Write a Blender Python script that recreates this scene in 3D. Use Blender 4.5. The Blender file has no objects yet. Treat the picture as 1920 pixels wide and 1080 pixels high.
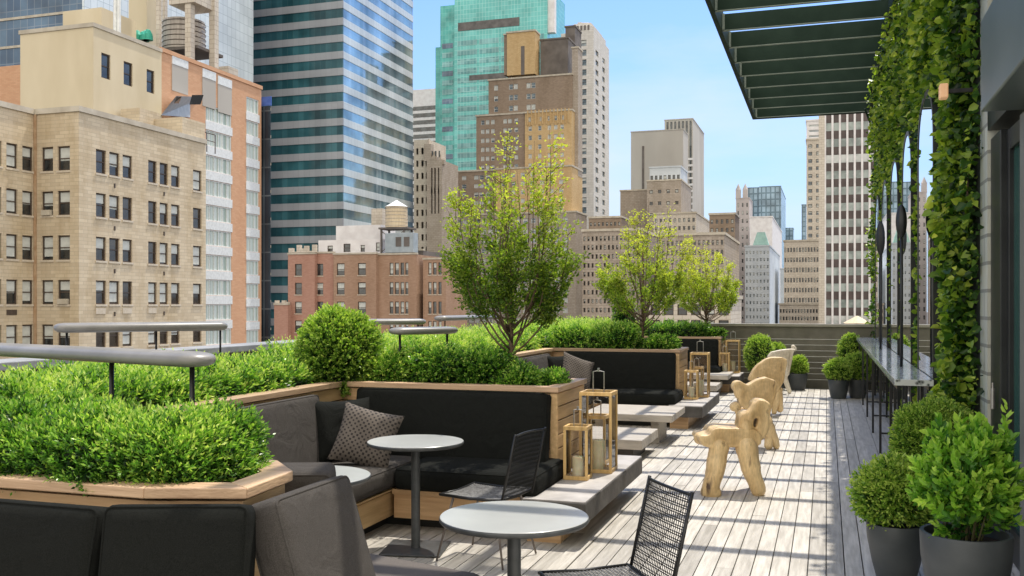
import bpy, bmesh, math, random
import numpy as np
from mathutils import Vector, Matrix
random.seed(7); rng = np.random.default_rng(11)
scene = bpy.context.scene
col = scene.collection
# ------------------------------------------------------------------ camera model
F, H, YH = 1805.0, 1.7, 571.0
PSI = math.atan(590 / F); S, C = math.sin(PSI), math.cos(PSI)
def ground_at(px, py, z=0.0):
    u = (px-960)/F; t = (z-H)/((YH-py)/F)
    return Vector((t*(-S+u*C), t*(C+u*S), z))
def at_depth(px, py, d):
    r = (px-960)/F*d
    return Vector((-d*S+r*C, d*C+r*S, H+(YH-py)/F*d))
def y_on_x(px, X):
    u = (px-960)/F; return X/(-S+u*C)*(C+u*S)
def x_on_y(px, Y):
    u = (px-960)/F; return Y/(C+u*S)*(-S+u*C)
def z_at(X, Y, py):
    return H+(YH-py)/F*(-X*S+Y*C)
# ------------------------------------------------------------------ materials
def new_mat(name):
    m = bpy.data.materials.new(name); m.use_nodes = True
    return m, m.node_tree.nodes, m.node_tree.links, m.node_tree.nodes['Principled BSDF']
def noise_mat(name, c1, c2, scale=4, rough=.7, bump=0.0, stretch=(1,1,1), detail=6, metallic=0, spec=.5, tone=0.0, ramp=(.35,.65), bscale=None):
    m, N, L, B = new_mat(name)
    tc = N.new('ShaderNodeTexCoord'); mp = N.new('ShaderNodeMapping'); mp.inputs['Scale'].default_value = stretch
    L.new(tc.outputs['Object'], mp.inputs['Vector'])
    nz = N.new('ShaderNodeTexNoise'); nz.inputs['Scale'].default_value = scale; nz.inputs['Detail'].default_value = detail
    L.new(mp.outputs[0], nz.inputs['Vector'])
    cr = N.new('ShaderNodeValToRGB'); cr.color_ramp.elements[0].position = ramp[0]; cr.color_ramp.elements[1].position = ramp[1]
    cr.color_ramp.elements[0].color = (*c1,1); cr.color_ramp.elements[1].color = (*c2,1)
    L.new(nz.outputs['Fac'], cr.inputs['Fac'])
    out = cr.outputs['Color']
    if tone:
        at = N.new('ShaderNodeAttribute'); at.attribute_name = 'tone'
        mr = N.new('ShaderNodeMapRange'); mr.inputs['To Min'].default_value = 1-tone; mr.inputs['To Max'].default_value = 1+tone
        L.new(at.outputs['Fac'], mr.inputs['Value'])
        mx = N.new('ShaderNodeVectorMath'); mx.operation = 'SCALE'
        L.new(out, mx.inputs[0]); L.new(mr.outputs[0], mx.inputs['Scale']); out = mx.outputs[0]
    L.new(out, B.inputs['Base Color'])
    B.inputs['Roughness'].default_value = rough; B.inputs['Metallic'].default_value = metallic
    B.inputs['Specular IOR Level'].default_value = spec
    if bump:
        bp = N.new('ShaderNodeBump'); bp.inputs['Strength'].default_value = bump; bp.inputs['Distance'].default_value = .02
        n2 = N.new('ShaderNodeTexNoise'); n2.inputs['Scale'].default_value = bscale or scale*4; L.new(mp.outputs[0], n2.inputs['Vector'])
        L.new(n2.outputs['Fac'], bp.inputs['Height']); L.new(bp.outputs[0], B.inputs['Normal'])
    return m
def wood_mat(name, c1, c2, axis='X', rough=.5, tone=.25):
    st = {'X': (.6,9,9), 'Y': (9,.6,9), 'Z': (9,9,.6)}[axis]
    return noise_mat(name, c1, c2, 3.5, rough, .15, st, 8, tone=tone, ramp=(.3,.7))
def brick_mat(name, c1, c2, mortar, bw=.6, bh=.2, mott=.35, rough=.9, dirt=(.5,.45,.35)):
    m, N, L, B = new_mat(name)
    tc = N.new('ShaderNodeTexCoord'); sp = N.new('ShaderNodeSeparateXYZ'); L.new(tc.outputs['Object'], sp.inputs[0])
    ad = N.new('ShaderNodeMath'); ad.operation = 'ADD'; L.new(sp.outputs['X'], ad.inputs[0]); L.new(sp.outputs['Y'], ad.inputs[1])
    cb = N.new('ShaderNodeCombineXYZ'); L.new(ad.outputs[0], cb.inputs['X']); L.new(sp.outputs['Z'], cb.inputs['Y'])
    br = N.new('ShaderNodeTexBrick'); br.inputs['Scale'].default_value = 1; br.inputs['Brick Width'].default_value = bw
    br.inputs['Row Height'].default_value = bh; br.inputs['Mortar Size'].default_value = bh*.07
    br.inputs['Color1'].default_value = (*c1,1); br.inputs['Color2'].default_value = (*c2,1); br.inputs['Mortar'].default_value = (*mortar,1)
    L.new(cb.outputs[0], br.inputs['Vector'])
    nz = N.new('ShaderNodeTexNoise'); nz.inputs['Scale'].default_value = .22; nz.inputs['Detail'].default_value = 9; nz.inputs['Roughness'].default_value = .7
    mp = N.new('ShaderNodeMapping'); mp.inputs['Scale'].default_value = (1.6,1.6,.5); L.new(tc.outputs['Object'], mp.inputs[0]); L.new(mp.outputs[0], nz.inputs['Vector'])
    mr = N.new('ShaderNodeMapRange'); mr.inputs['From Min'].default_value = .45; mr.inputs['From Max'].default_value = .75; mr.inputs['To Max'].default_value = mott
    L.new(nz.outputs['Fac'], mr.inputs['Value'])
    mx = N.new('ShaderNodeMixRGB'); mx.blend_type = 'MULTIPLY'; L.new(mr.outputs[0], mx.inputs['Fac']); L.new(br.outputs['Color'], mx.inputs['Color1']); mx.inputs['Color2'].default_value = (*dirt,1)
    L.new(mx.outputs[0], B.inputs['Base Color']); B.inputs['Roughness'].default_value = rough
    B.inputs['Specular IOR Level'].default_value = .2
    return m
def glass_wall_mat(name, c1, c2, pw=1.5, ph=4.0, line=(.3,.35,.36), rough=.08, spec=.6, metal=.0, lw=.04, wav=.02, var=(.6,1.35)):
    m, N, L, B = new_mat(name)
    tc = N.new('ShaderNodeTexCoord'); sp = N.new('ShaderNodeSeparateXYZ'); L.new(tc.outputs['Object'], sp.inputs[0])
    ad = N.new('ShaderNodeMath'); ad.operation = 'ADD'; L.new(sp.outputs['X'], ad.inputs[0]); L.new(sp.outputs['Y'], ad.inputs[1])
    cb = N.new('ShaderNodeCombineXYZ'); L.new(ad.outputs[0], cb.inputs['X']); L.new(sp.outputs['Z'], cb.inputs['Y'])
    br = N.new('ShaderNodeTexBrick'); br.offset = 0; br.inputs['Scale'].default_value = 1; br.inputs['Brick Width'].default_value = pw
    br.inputs['Row Height'].default_value = ph; br.inputs['Mortar Size'].default_value = lw
    br.inputs['Color1'].default_value = (*c1,1); br.inputs['Color2'].default_value = (*c2,1); br.inputs['Mortar'].default_value = (*line,1)
    L.new(cb.outputs[0], br.inputs['Vector'])
    nz = N.new('ShaderNodeTexNoise'); nz.inputs['Scale'].default_value = .12; nz.inputs['Detail'].default_value = 5; L.new(cb.outputs[0], nz.inputs['Vector'])
    mr = N.new('ShaderNodeMapRange'); mr.inputs['From Min'].default_value = .35; mr.inputs['From Max'].default_value = .65; mr.inputs['To Min'].default_value = var[0]; mr.inputs['To Max'].default_value = var[1]
    L.new(nz.outputs['Fac'], mr.inputs['Value'])
    vm = N.new('ShaderNodeVectorMath'); vm.operation = 'SCALE'; L.new(br.outputs['Color'], vm.inputs[0]); L.new(mr.outputs[0], vm.inputs['Scale'])
    L.new(vm.outputs[0], B.inputs['Base Color']); B.inputs['Roughness'].default_value = rough
    B.inputs['Specular IOR Level'].default_value = spec; B.inputs['Metallic'].default_value = metal
    n2 = N.new('ShaderNodeTexNoise'); n2.inputs['Scale'].default_value = .35; L.new(cb.outputs[0], n2.inputs['Vector'])
    bp = N.new('ShaderNodeBump'); bp.inputs['Strength'].default_value = wav*10; bp.inputs['Distance'].default_value = .05; L.new(n2.outputs['Fac'], bp.inputs['Height']); L.new(bp.outputs[0], B.inputs['Normal'])
    return m
def leaf_mat(name, stops, trans=.35, rough=.45):
    m, N, L, B = new_mat(name)
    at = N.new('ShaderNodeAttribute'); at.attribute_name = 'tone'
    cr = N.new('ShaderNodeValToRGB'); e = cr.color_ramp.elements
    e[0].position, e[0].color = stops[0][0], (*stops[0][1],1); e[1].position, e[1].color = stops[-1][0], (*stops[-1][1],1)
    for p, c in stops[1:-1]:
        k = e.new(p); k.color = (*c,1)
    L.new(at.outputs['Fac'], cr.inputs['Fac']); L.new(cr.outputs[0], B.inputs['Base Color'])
    B.inputs['Roughness'].default_value = rough; B.inputs['Specular IOR Level'].default_value = .35
    tr = N.new('ShaderNodeBsdfTranslucent'); vm = N.new('ShaderNodeVectorMath'); vm.operation = 'MULTIPLY'; vm.inputs[1].default_value = (1.3,1.5,.5)
    L.new(cr.outputs[0], vm.inputs[0]); L.new(vm.outputs[0], tr.inputs['Color'])
    mx = N.new('ShaderNodeMixShader'); mx.inputs['Fac'].default_value = trans
    L.new(B.outputs[0], mx.inputs[1]); L.new(tr.outputs[0], mx.inputs[2]); L.new(mx.outputs[0], N['Material Output'].inputs['Surface'])
    return m
M = {}
M['deck'] = noise_mat('weathered_deck', (.375,.35,.305), (.53,.50,.445), 5, .75, .25, (6,.5,6), 8, tone=.2)
M['deckshade'] = noise_mat('shaded_deck', (.35,.33,.295), (.47,.445,.40), 5, .75, .2, (6,.5,6), 8, tone=.15)  # darker copy of the deck, wall shade along the strip painted in
M['slab'] = noise_mat('roof_slab', (.05,.05,.05), (.09,.09,.085), 3, .9)
M['woodX'] = wood_mat('cedar_x', (.44,.265,.13), (.64,.42,.225), 'X')
M['woodY'] = wood_mat('cedar_y', (.52,.34,.16), (.72,.50,.26), 'Y')
M['capX'] = wood_mat('cedar_cap_x', (.40,.26,.16), (.58,.40,.25), 'X')
M['capY'] = wood_mat('cedar_cap_y', (.42,.28,.17), (.60,.42,.26), 'Y')
M['fabric'] = noise_mat('charcoal_fabric', (.066,.060,.054), (.105,.096,.088), 330, .95, .5, detail=2, spec=.15)
M['fabric_black_shade'] = noise_mat('black_shade_fabric', (.010,.0115,.010), (.020,.021,.019), 330, .95, .5, detail=2, spec=.12)  # cushions: charcoal fabric with shade painted in; pillows: truly black cloth
M['slabdark'] = noise_mat('dark_stone', (.055,.05,.045), (.095,.088,.08), 6, .7, .2)
M['slabtop'] = noise_mat('stone_top', (.34,.32,.30), (.48,.455,.43), 5, .7, .15)  # paler skin on the dark slab, sun dapple painted into the colour
M['bench'] = noise_mat('bench_wood', (.33,.30,.26), (.47,.43,.37), 4, .7, .15, (.8,6,6))
def soften(m, strength=.5, scale=5):
    N, L = m.node_tree.nodes, m.node_tree.links; B = N['Principled BSDF']; src = B.inputs['Normal'].links[0].from_socket
    tc = N.new('ShaderNodeTexCoord'); nz = N.new('ShaderNodeTexNoise'); nz.inputs['Scale'].default_value = scale; nz.inputs['Detail'].default_value = 3; nz.inputs['Distortion'].default_value = 1.2; L.new(tc.outputs['Object'], nz.inputs['Vector'])
    bp = N.new('ShaderNodeBump'); bp.inputs['Strength'].default_value = strength; bp.inputs['Distance'].default_value = .05; L.new(nz.outputs['Fac'], bp.inputs['Height']); L.new(src, bp.inputs['Normal']); L.new(bp.outputs[0], B.inputs['Normal'])
soften(M['fabric']); soften(M['fabric_black_shade'])
M['black'] = noise_mat('black_metal', (.012,.012,.012), (.022,.022,.022), 20, .4, metallic=.3)
M['greymetal'] = noise_mat('grey_metal', (.20,.195,.185), (.27,.262,.25), 5, .35, metallic=.0)
M['tabletop'] = noise_mat('table_white', (.36,.37,.355), (.46,.47,.45), 2.2, .28, .03, detail=10)
M['tableedge'] = noise_mat('table_edge', (.045,.05,.052), (.07,.075,.078), 20, .4)
M['lwood'] = wood_mat('lantern_wood', (.50,.31,.11), (.72,.50,.21), 'Z', .45)
M['candle'] = noise_mat('candle_wax', (.72,.66,.42), (.82,.77,.55), 6, .5)
M['candle'].node_tree.nodes['Principled BSDF'].inputs['Subsurface Weight'].default_value = .2
M['steel'] = noise_mat('steel', (.5,.48,.45), (.6,.58,.55), 10, .3, metallic=.8)
M['pot'] = noise_mat('pot_grey', (.045,.052,.055), (.07,.078,.08), 5, .5, .05)
M['soil'] = noise_mat('soil', (.03,.016,.01), (.07,.04,.025), 30, 1, .8)
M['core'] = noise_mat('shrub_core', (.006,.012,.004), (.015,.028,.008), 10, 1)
M['bark'] = noise_mat('bark', (.10,.065,.04), (.19,.13,.085), 12, .9, .3, (1,1,.2))
M['parapet'] = noise_mat('parapet', (.14,.13,.10), (.20,.185,.145), 3, .7, .1)
M['cable'] = noise_mat('cable', (.45,.44,.40), (.55,.54,.5), 5, .4, metallic=.4)
M['coping'] = noise_mat('coping', (.24,.25,.26), (.34,.35,.36), 3, .5)
M['louver'] = noise_mat('louver_paint', (.012,.030,.019), (.020,.042,.028), 3, .65, .05, spec=.2)
M['lit_line_gusset'] = noise_mat('louver_lit_line_gusset', (.20,.25,.21), (.28,.33,.28), 3, .5)  # pale tone paints lit lines between louvers; also colours the end gussets
M['hbeam'] = noise_mat('steel_fascia', (.16,.20,.20), (.22,.26,.255), 1.2, .32, .03, metallic=.55)
M['pier'] = brick_mat('pier_brick', (.50,.50,.42), (.60,.60,.50), (.30,.30,.26), .4, .2, .5)
M['bwall'] = noise_mat('dark_wall', (.02,.025,.02), (.04,.045,.035), 4, .9)
M['frame'] = noise_mat('dark_frame', (.018,.02,.02), (.03,.033,.032), 4, .4, metallic=.2)
M['mirror'], N_, L_, B_ = new_mat('mirror_glass'); B_.inputs['Metallic'].default_value = 1; B_.inputs['Roughness'].default_value = .01; B_.inputs['Base Color'].default_value = (.86,.88,.88,1)
M['doorglass'], N_, L_, B_ = new_mat('door_glass'); B_.inputs['Base Color'].default_value = (.03,.11,.085,1); B_.inputs['Roughness'].default_value = .06; B_.inputs['Specular IOR Level'].default_value = .8
M['pale_frame'] = noise_mat('pale_frame', (.16,.16,.14), (.22,.215,.19), 3, .5)
M['lampshade'] = noise_mat('lamp_shade', (.75,.42,.22), (.85,.52,.3), 4, .6)
nt = M['lampshade'].node_tree; nt.nodes['Principled BSDF'].inputs['Emission Color'].default_value = (1,.55,.28,1); nt.nodes['Principled BSDF'].inputs['Emission Strength'].default_value = .25
def root_mat(name, c1, c2, dark):
    m = noise_mat(name, c1, c2, 3, .45, .2, (2.2,2.2,.8), 9, ramp=(.3,.66), bscale=16)
    N, L = m.node_tree.nodes, m.node_tree.links; B = N['Principled BSDF']
    src = B.inputs['Base Color'].links[0].from_socket
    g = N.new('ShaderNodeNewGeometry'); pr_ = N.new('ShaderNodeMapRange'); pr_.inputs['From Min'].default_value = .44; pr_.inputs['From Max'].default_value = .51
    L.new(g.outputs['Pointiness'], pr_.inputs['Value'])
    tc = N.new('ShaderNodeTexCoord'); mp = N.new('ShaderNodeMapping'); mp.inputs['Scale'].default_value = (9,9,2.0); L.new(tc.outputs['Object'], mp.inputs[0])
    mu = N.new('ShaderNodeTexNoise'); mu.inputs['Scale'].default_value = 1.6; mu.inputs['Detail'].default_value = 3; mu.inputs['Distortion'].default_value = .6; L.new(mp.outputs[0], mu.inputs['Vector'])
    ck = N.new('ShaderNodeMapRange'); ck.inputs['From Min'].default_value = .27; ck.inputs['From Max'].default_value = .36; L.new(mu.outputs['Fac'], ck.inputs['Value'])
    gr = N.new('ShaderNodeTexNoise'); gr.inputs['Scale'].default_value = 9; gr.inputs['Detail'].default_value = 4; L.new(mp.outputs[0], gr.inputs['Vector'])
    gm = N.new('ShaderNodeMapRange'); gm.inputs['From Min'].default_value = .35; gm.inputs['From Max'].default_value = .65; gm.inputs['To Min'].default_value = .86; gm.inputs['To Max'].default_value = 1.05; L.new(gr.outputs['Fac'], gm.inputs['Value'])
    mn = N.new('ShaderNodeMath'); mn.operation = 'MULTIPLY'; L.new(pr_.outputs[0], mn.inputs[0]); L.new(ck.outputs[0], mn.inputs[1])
    mx = N.new('ShaderNodeMixRGB'); L.new(mn.outputs[0], mx.inputs['Fac']); mx.inputs['Color1'].default_value = (*dark,1); L.new(src, mx.inputs['Color2'])  # hollows darkened as painted occlusion; wood cracks share the same dark tint
    vm = N.new('ShaderNodeVectorMath'); vm.operation = 'SCALE'; L.new(mx.outputs[0], vm.inputs[0]); L.new(gm.outputs[0], vm.inputs['Scale']); L.new(vm.outputs[0], B.inputs['Base Color'])
    return m
M['root'] = root_mat('teak_root', (.58,.38,.16), (.84,.63,.34), (.09,.045,.02))
M['rootpale'] = root_mat('teak_root_pale', (.60,.50,.36), (.84,.76,.6), (.2,.14,.08))
def granite():
    m, N, L, B = new_mat('dark_granite')
    v = N.new('ShaderNodeTexVoronoi'); v.inputs['Scale'].default_value = 26; tc = N.new('ShaderNodeTexCoord'); L.new(tc.outputs['Object'], v.inputs['Vector'])
    n = N.new('ShaderNodeTexNoise'); n.inputs['Scale'].default_value = 14; n.inputs['Detail'].default_value = 8; L.new(tc.outputs['Object'], n.inputs['Vector'])
    a = N.new('ShaderNodeMath'); a.operation = 'MULTIPLY'; L.new(v.outputs['Distance'], a.inputs[0]); L.new(n.outputs['Fac'], a.inputs[1])
    cr = N.new('ShaderNodeValToRGB'); cr.color_ramp.elements[0].position = .05; cr.color_ramp.elements[1].position = .26
    cr.color_ramp.elements[0].color = (.02,.025,.025,1); cr.color_ramp.elements[1].color = (.60,.62,.60,1)
    L.new(a.outputs[0], cr.inputs[0]); L.new(cr.outputs[0], B.inputs['Base Color']); B.inputs['Roughness'].default_value = .12; return m
M['granite'] = granite()
def pattern_fabric():
    m, N, L, B = new_mat('patterned_fabric')
    tc = N.new('ShaderNodeTexCoord'); mp = N.new('ShaderNodeMapping'); mp.inputs['Rotation'].default_value = (0,0,math.radians(45)); mp.inputs['Scale'].default_value = (1,1,0)
    L.new(tc.outputs['Object'], mp.inputs[0])
    ck = N.new('ShaderNodeTexVoronoi'); ck.inputs['Scale'].default_value = 34; ck.inputs['Randomness'].default_value = .12; ck.distance = 'MANHATTAN'; L.new(mp.outputs[0], ck.inputs['Vector'])
    cr = N.new('ShaderNodeValToRGB'); cr.color_ramp.elements[0].position = .38; cr.color_ramp.elements[1].position = .46
    cr.color_ramp.elements[0].color = (.022,.018,.016,1); cr.color_ramp.elements[1].color = (.125,.105,.088,1)
    L.new(ck.outputs['Distance'], cr.inputs[0]); L.new(cr.outputs[0], B.inputs['Base Color']); B.inputs['Roughness'].default_value = .9; return m
M['pattern'] = pattern_fabric()
def clear_glass():
    m, N, L, B = new_mat('lantern_glass')
    t = N.new('ShaderNodeBsdfTransparent'); g = N.new('ShaderNodeBsdfGlossy'); g.inputs['Roughness'].default_value = .02
    fr = N.new('ShaderNodeFresnel'); fr.inputs['IOR'].default_value = 1.45
    mx = N.new('ShaderNodeMixShader'); L.new(fr.outputs[0], mx.inputs[0]); L.new(t.outputs[0], mx.inputs[1]); L.new(g.outputs[0], mx.inputs[2])
    L.new(mx.outputs[0], N['Material Output'].inputs['Surface']); return m
M['glass'] = clear_glass()
M['hedge'] = leaf_mat('hedge_leaf', [(0,(.006,.020,.006)),(.30,(.024,.078,.014)),(.54,(.11,.27,.036)),(.8,(.30,.50,.075)),(1,(.60,.70,.19))], .35, .3)
M['box'] = leaf_mat('box_leaf', [(0,(.009,.026,.006)),(.3,(.05,.13,.02)),(.6,(.20,.35,.045)),(1,(.50,.60,.13))])
M['tree'] = leaf_mat('tree_leaf', [(0,(.03,.075,.012)),(.3,(.09,.17,.025)),(.6,(.30,.38,.05)),(1,(.62,.60,.12))], .5)
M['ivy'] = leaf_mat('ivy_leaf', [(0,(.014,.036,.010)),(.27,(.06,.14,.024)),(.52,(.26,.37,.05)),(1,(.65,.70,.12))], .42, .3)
M['mint'] = leaf_mat('mint_leaf', [(0,(.02,.07,.014)),(.3,(.10,.27,.035)),(.6,(.28,.50,.06)),(1,(.52,.70,.12))], .4, .35)
# ------------------------------------------------------------------ mesh helpers
class MB:
    def __init__(s): s.v, s.f, s.t, s.mi = [], [], [], []
    def quad(s, a, b, c, d, t=.5, mi=0):
        i = len(s.v); s.v += [tuple(a),tuple(b),tuple(c),tuple(d)]; s.f.append((i,i+1,i+2,i+3)); s.t.append(t); s.mi.append(mi)
    def box(s, x0,x1,y0,y1,z0,z1, t=None, mi=0):
        if t is None: t = random.random()
        i = len(s.v)
        s.v += [(x0,y0,z0),(x1,y0,z0),(x1,y1,z0),(x0,y1,z0),(x0,y0,z1),(x1,y0,z1),(x1,y1,z1),(x0,y1,z1)]
        for f in ((0,3,2,1),(4,5,6,7),(0,1,5,4),(1,2,6,5),(2,3,7,6),(3,0,4,7)):
            s.f.append(tuple(i+k for k in f)); s.t.append(t); s.mi.append(mi)
        return s
    def prism(s, poly, z0, z1, t=None, mi=0):
        if t is None: t = random.random()
        n = len(poly); i = len(s.v)
        s.v += [(p[0],p[1],z0) for p in poly] + [(p[0],p[1],z1) for p in poly]
        s.f.append(tuple(i+k for k in reversed(range(n)))); s.f.append(tuple(i+n+k for k in range(n))); s.t += [t,t]; s.mi += [mi,mi]
        for k in range(n):
            s.f.append((i+k, i+(k+1)%n, i+n+(k+1)%n, i+n+k)); s.t.append(t); s.mi.append(mi)
        return s
    def tube(s, pts, r, n=8, t=.5, mi=0, cap=True):
        pts = [Vector(p) for p in pts]; rs = r if isinstance(r,(list,tuple)) else [r]*len(pts)
        rings = []
        up = Vector((0,0,1))
        d0 = (pts[1]-pts[0]).normalized()
        a = d0.cross(up); 
        if a.length < .1: a = d0.cross(Vector((1,0,0)))
        a.normalize()
        for k, p in enumerate(pts):
            d = (pts[min(k+1,len(pts)-1)]-pts[max(k-1,0)]).normalized()
            a = (a - d*a.dot(d)).normalized(); b = d.cross(a)
            i = len(s.v)
            for j in range(n):
                w = 2*math.pi*j/n; s.v.append(tuple(p + (a*math.cos(w)+b*math.sin(w))*rs[k]))
            rings.append(i)
        for k in range(len(rings)-1):
            for j in range(n):
                s.f.append((rings[k]+j, rings[k]+(j+1)%n, rings[k+1]+(j+1)%n, rings[k+1]+j)); s.t.append(t); s.mi.append(mi)
        if cap:
            s.f.append(tuple(rings[0]+j for j in reversed(range(n)))); s.f.append(tuple(rings[-1]+j for j in range(n))); s.t += [t,t]; s.mi += [mi,mi]
        return s
    def lathe(s, prof, n=40, c=(0,0,0), t=.5, mi=0):
        i = len(s.v); m = len(prof)
        for (r,z) in prof:
            for j in range(n):
                w = 2*math.pi*j/n; s.v.append((c[0]+r*math.cos(w), c[1]+r*math.sin(w), c[2]+z))
        for k in range(m-1):
            for j in range(n):
                s.f.append((i+k*n+j, i+k*n+(j+1)%n, i+(k+1)*n+(j+1)%n, i+(k+1)*n+j)); s.t.append(t); s.mi.append(mi)
        return s
    def build(s, name, mats, parent=None, smooth=False, bevel=0, **tags):
        me = bpy.data.meshes.new(name); me.from_pydata(s.v, [], s.f)
        if not isinstance(mats,(list,tuple)): mats = [mats]
        for m in mats: me.materials.append(m)
        at = me.attributes.new('tone','FLOAT','FACE'); at.data.foreach_set('value', s.t)
        if len(mats) > 1: me.polygons.foreach_set('material_index', s.mi)
        if smooth is True: me.polygons.foreach_set('use_smooth', [True]*len(s.f))
        elif smooth: 
            me.polygons.foreach_set('use_smooth', [True]*len(s.f)); me.set_sharp_from_angle(angle=math.radians(smooth))
        me.update()
        o = bpy.data.objects.new(name, me); col.objects.link(o)
        if parent: o.parent = parent
        if bevel:
            b = o.modifiers.new('bevel','BEVEL'); b.width = bevel; b.segments = 2; b.limit_method = 'ANGLE'
        for k, v in tags.items(): o[k] = v
        return o
def tag(o, label, cat, group=None):
    o['label'] = label; o['category'] = cat
    if group: o['group'] = group
    return o
def thing(name, label, cat, loc=(0,0,0), rz=0, group=None):
    o = bpy.data.objects.new(name, None); o.empty_display_size = .1; col.objects.link(o)
    o.location = loc; o.rotation_euler = (0,0,rz)
    return tag(o, label, cat, group)
def copy_tree(o, parent=None):
    c = o.copy(); col.objects.link(c); c.parent = parent
    for ch in [x for x in bpy.data.objects if x.parent == o]: copy_tree(ch, c)
    return c
def mesh_from_np(name, V, Fq, tone, mat, parent=None, tags=None):
    me = bpy.data.meshes.new(name)
    nv, nf = len(V), len(Fq)
    me.vertices.add(nv); me.vertices.foreach_set('co', V.astype(np.float32).ravel())
    me.loops.add(nf*4); me.loops.foreach_set('vertex_index', Fq.astype(np.int32).ravel())
    me.polygons.add(nf); me.polygons.foreach_set('loop_start', np.arange(0,nf*4,4,dtype=np.int32))
    me.update(calc_edges=True)
    at = me.attributes.new('tone','FLOAT','FACE'); at.data.foreach_set('value', tone.astype(np.float32))
    me.materials.append(mat); me.validate()
    o = bpy.data.objects.new(name, me); col.objects.link(o)
    if parent: o.parent = parent
    if tags:
        for k, v in tags.items(): o[k] = v
    return o
def nrm(a): return a/np.maximum(np.linalg.norm(a,axis=1,keepdims=True),1e-9)
def leaf_quads(P, D, size, wid, fold=.25):
    """each leaf: two quads folded on the midrib, base P, direction D"""
    n = len(P); R = rng.normal(size=(n,3)); side = nrm(np.cross(D, R)); up = nrm(np.cross(side, D))
    L = size[:,None]; W = (size*wid)[:,None]
    base = P; tip = P + D*L - up*L*.12; mid = P + D*L*.5 
    l1 = P+D*L*.28+side*W*.46+up*W*fold; l2 = P+D*L*.68+side*W*.38+up*W*fold*.6
    r1 = P+D*L*.28-side*W*.46+up*W*fold; r2 = P+D*L*.68-side*W*.38+up*W*fold*.6
    V = np.stack([base,l1,l2,tip,r2,r1],axis=1).reshape(-1,3)
    i = np.arange(n)[:,None]*6
    Fq = np.concatenate([i+np.array([0,1,2,3]), i+np.array([0,3,4,5])],axis=1).reshape(-1,4)
    return V, Fq
def leaf_simple(P, D, size, wid):
    n = len(P); R = rng.normal(size=(n,3)); side = nrm(np.cross(D, R))
    L = size[:,None]; W = (size*wid)[:,None]
    V = np.stack([P, P+D*L*.5+side*W*.5, P+D*L, P+D*L*.5-side*W*.5],axis=1).reshape(-1,3)
    i = np.arange(n)[:,None]*4
    return V, (i+np.array([0,1,2,3]))
def sprigs(P, Nn, k, stem, leaf, wid, up=.5, tone0=.25, rich=False, jit=.35):
    """leafy shoots: P bases, Nn outward directions; k leaves per shoot; returns V,F,tone"""
    n = len(P)
    D = nrm(Nn + np.array([0,0,up]) + rng.normal(size=(n,3))*jit)
    ln = stem*(.6+.8*rng.random(n))
    t = (np.arange(k)+.5)/k
    base = P[:,None,:] + D[:,None,:]*(ln[:,None]*t[None,:])[:,:,None]
    rad = rng.normal(size=(n,k,3)); rad -= D[:,None,:]*np.sum(rad*D[:,None,:],axis=2,keepdims=True)
    rad /= np.maximum(np.linalg.norm(rad,axis=2,keepdims=True),1e-6)
    ld = D[:,None,:]*(.35+.7*t[None,:,None]) + rad*(1.0-.45*t[None,:,None])
    ld /= np.linalg.norm(ld,axis=2,keepdims=True)
    sz = leaf*(.7+.6*rng.random((n,k)))*(1-.25*t[None,:])
    tn = tone0 - .04 + .62*t[None,:]**1.4 + rng.normal(size=(n,1))*.17 + rng.normal(size=(n,k))*.08  # tips grow yellow-green; highlights and dark inner leaves are painted in as well
    Pq, Dq, Sq = base.reshape(-1,3), ld.reshape(-1,3), sz.ravel()
    V, Fq = leaf_quads(Pq,Dq,Sq,wid) if rich else leaf_simple(Pq,Dq,Sq,wid)
    T = np.clip(tn.ravel(),0,1)
    if rich: T = np.repeat(T,2)
    return V, Fq, T
def cat_parts(parts):
    Vs, Fs, Ts, o = [], [], [], 0
    for V, Fq, T in parts:
        Vs.append(V); Fs.append(Fq+o); Ts.append(T); o += len(V)
    return np.concatenate(Vs), np.concatenate(Fs), np.concatenate(Ts)
def lump(P, a, s):
    return a*(np.sin(P[:,0]*s+1.3)*np.cos(P[:,1]*s*.9+.4)+.7*np.sin(P[:,0]*s*2.3+P[:,2]*s*1.7)+.5*np.cos(P[:,1]*s*2.9+P[:,2]*s*2.1))
def rbox_pts(n, x0,x1,y0,y1,z0,z1, r):
    lx, ly, lz = x1-x0, y1-y0, z1-z0
    areas = np.array([lx*ly, lx*lz, lx*lz, ly*lz, ly*lz]); f = rng.choice(5, n, p=areas/areas.sum())
    a, b = rng.random(n), rng.random(n)
    P = np.zeros((n,3))
    P[:,0] = np.where(f==3, x0, np.where(f==4, x1, x0+a*lx))
    P[:,1] = np.where(f==1, y0, np.where(f==2, y1, y0+np.where(f==0,b,a)*ly))
    P[:,2] = np.where(f==0, z1, z0+b*lz)
    c = np.stack([np.clip(P[:,0],x0+r,x1-r), np.clip(P[:,1],y0+r,y1-r), np.minimum(P[:,2],z1-r)],axis=1)
    d = nrm(P-c); Q = c+d*r
    return Q, d
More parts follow.
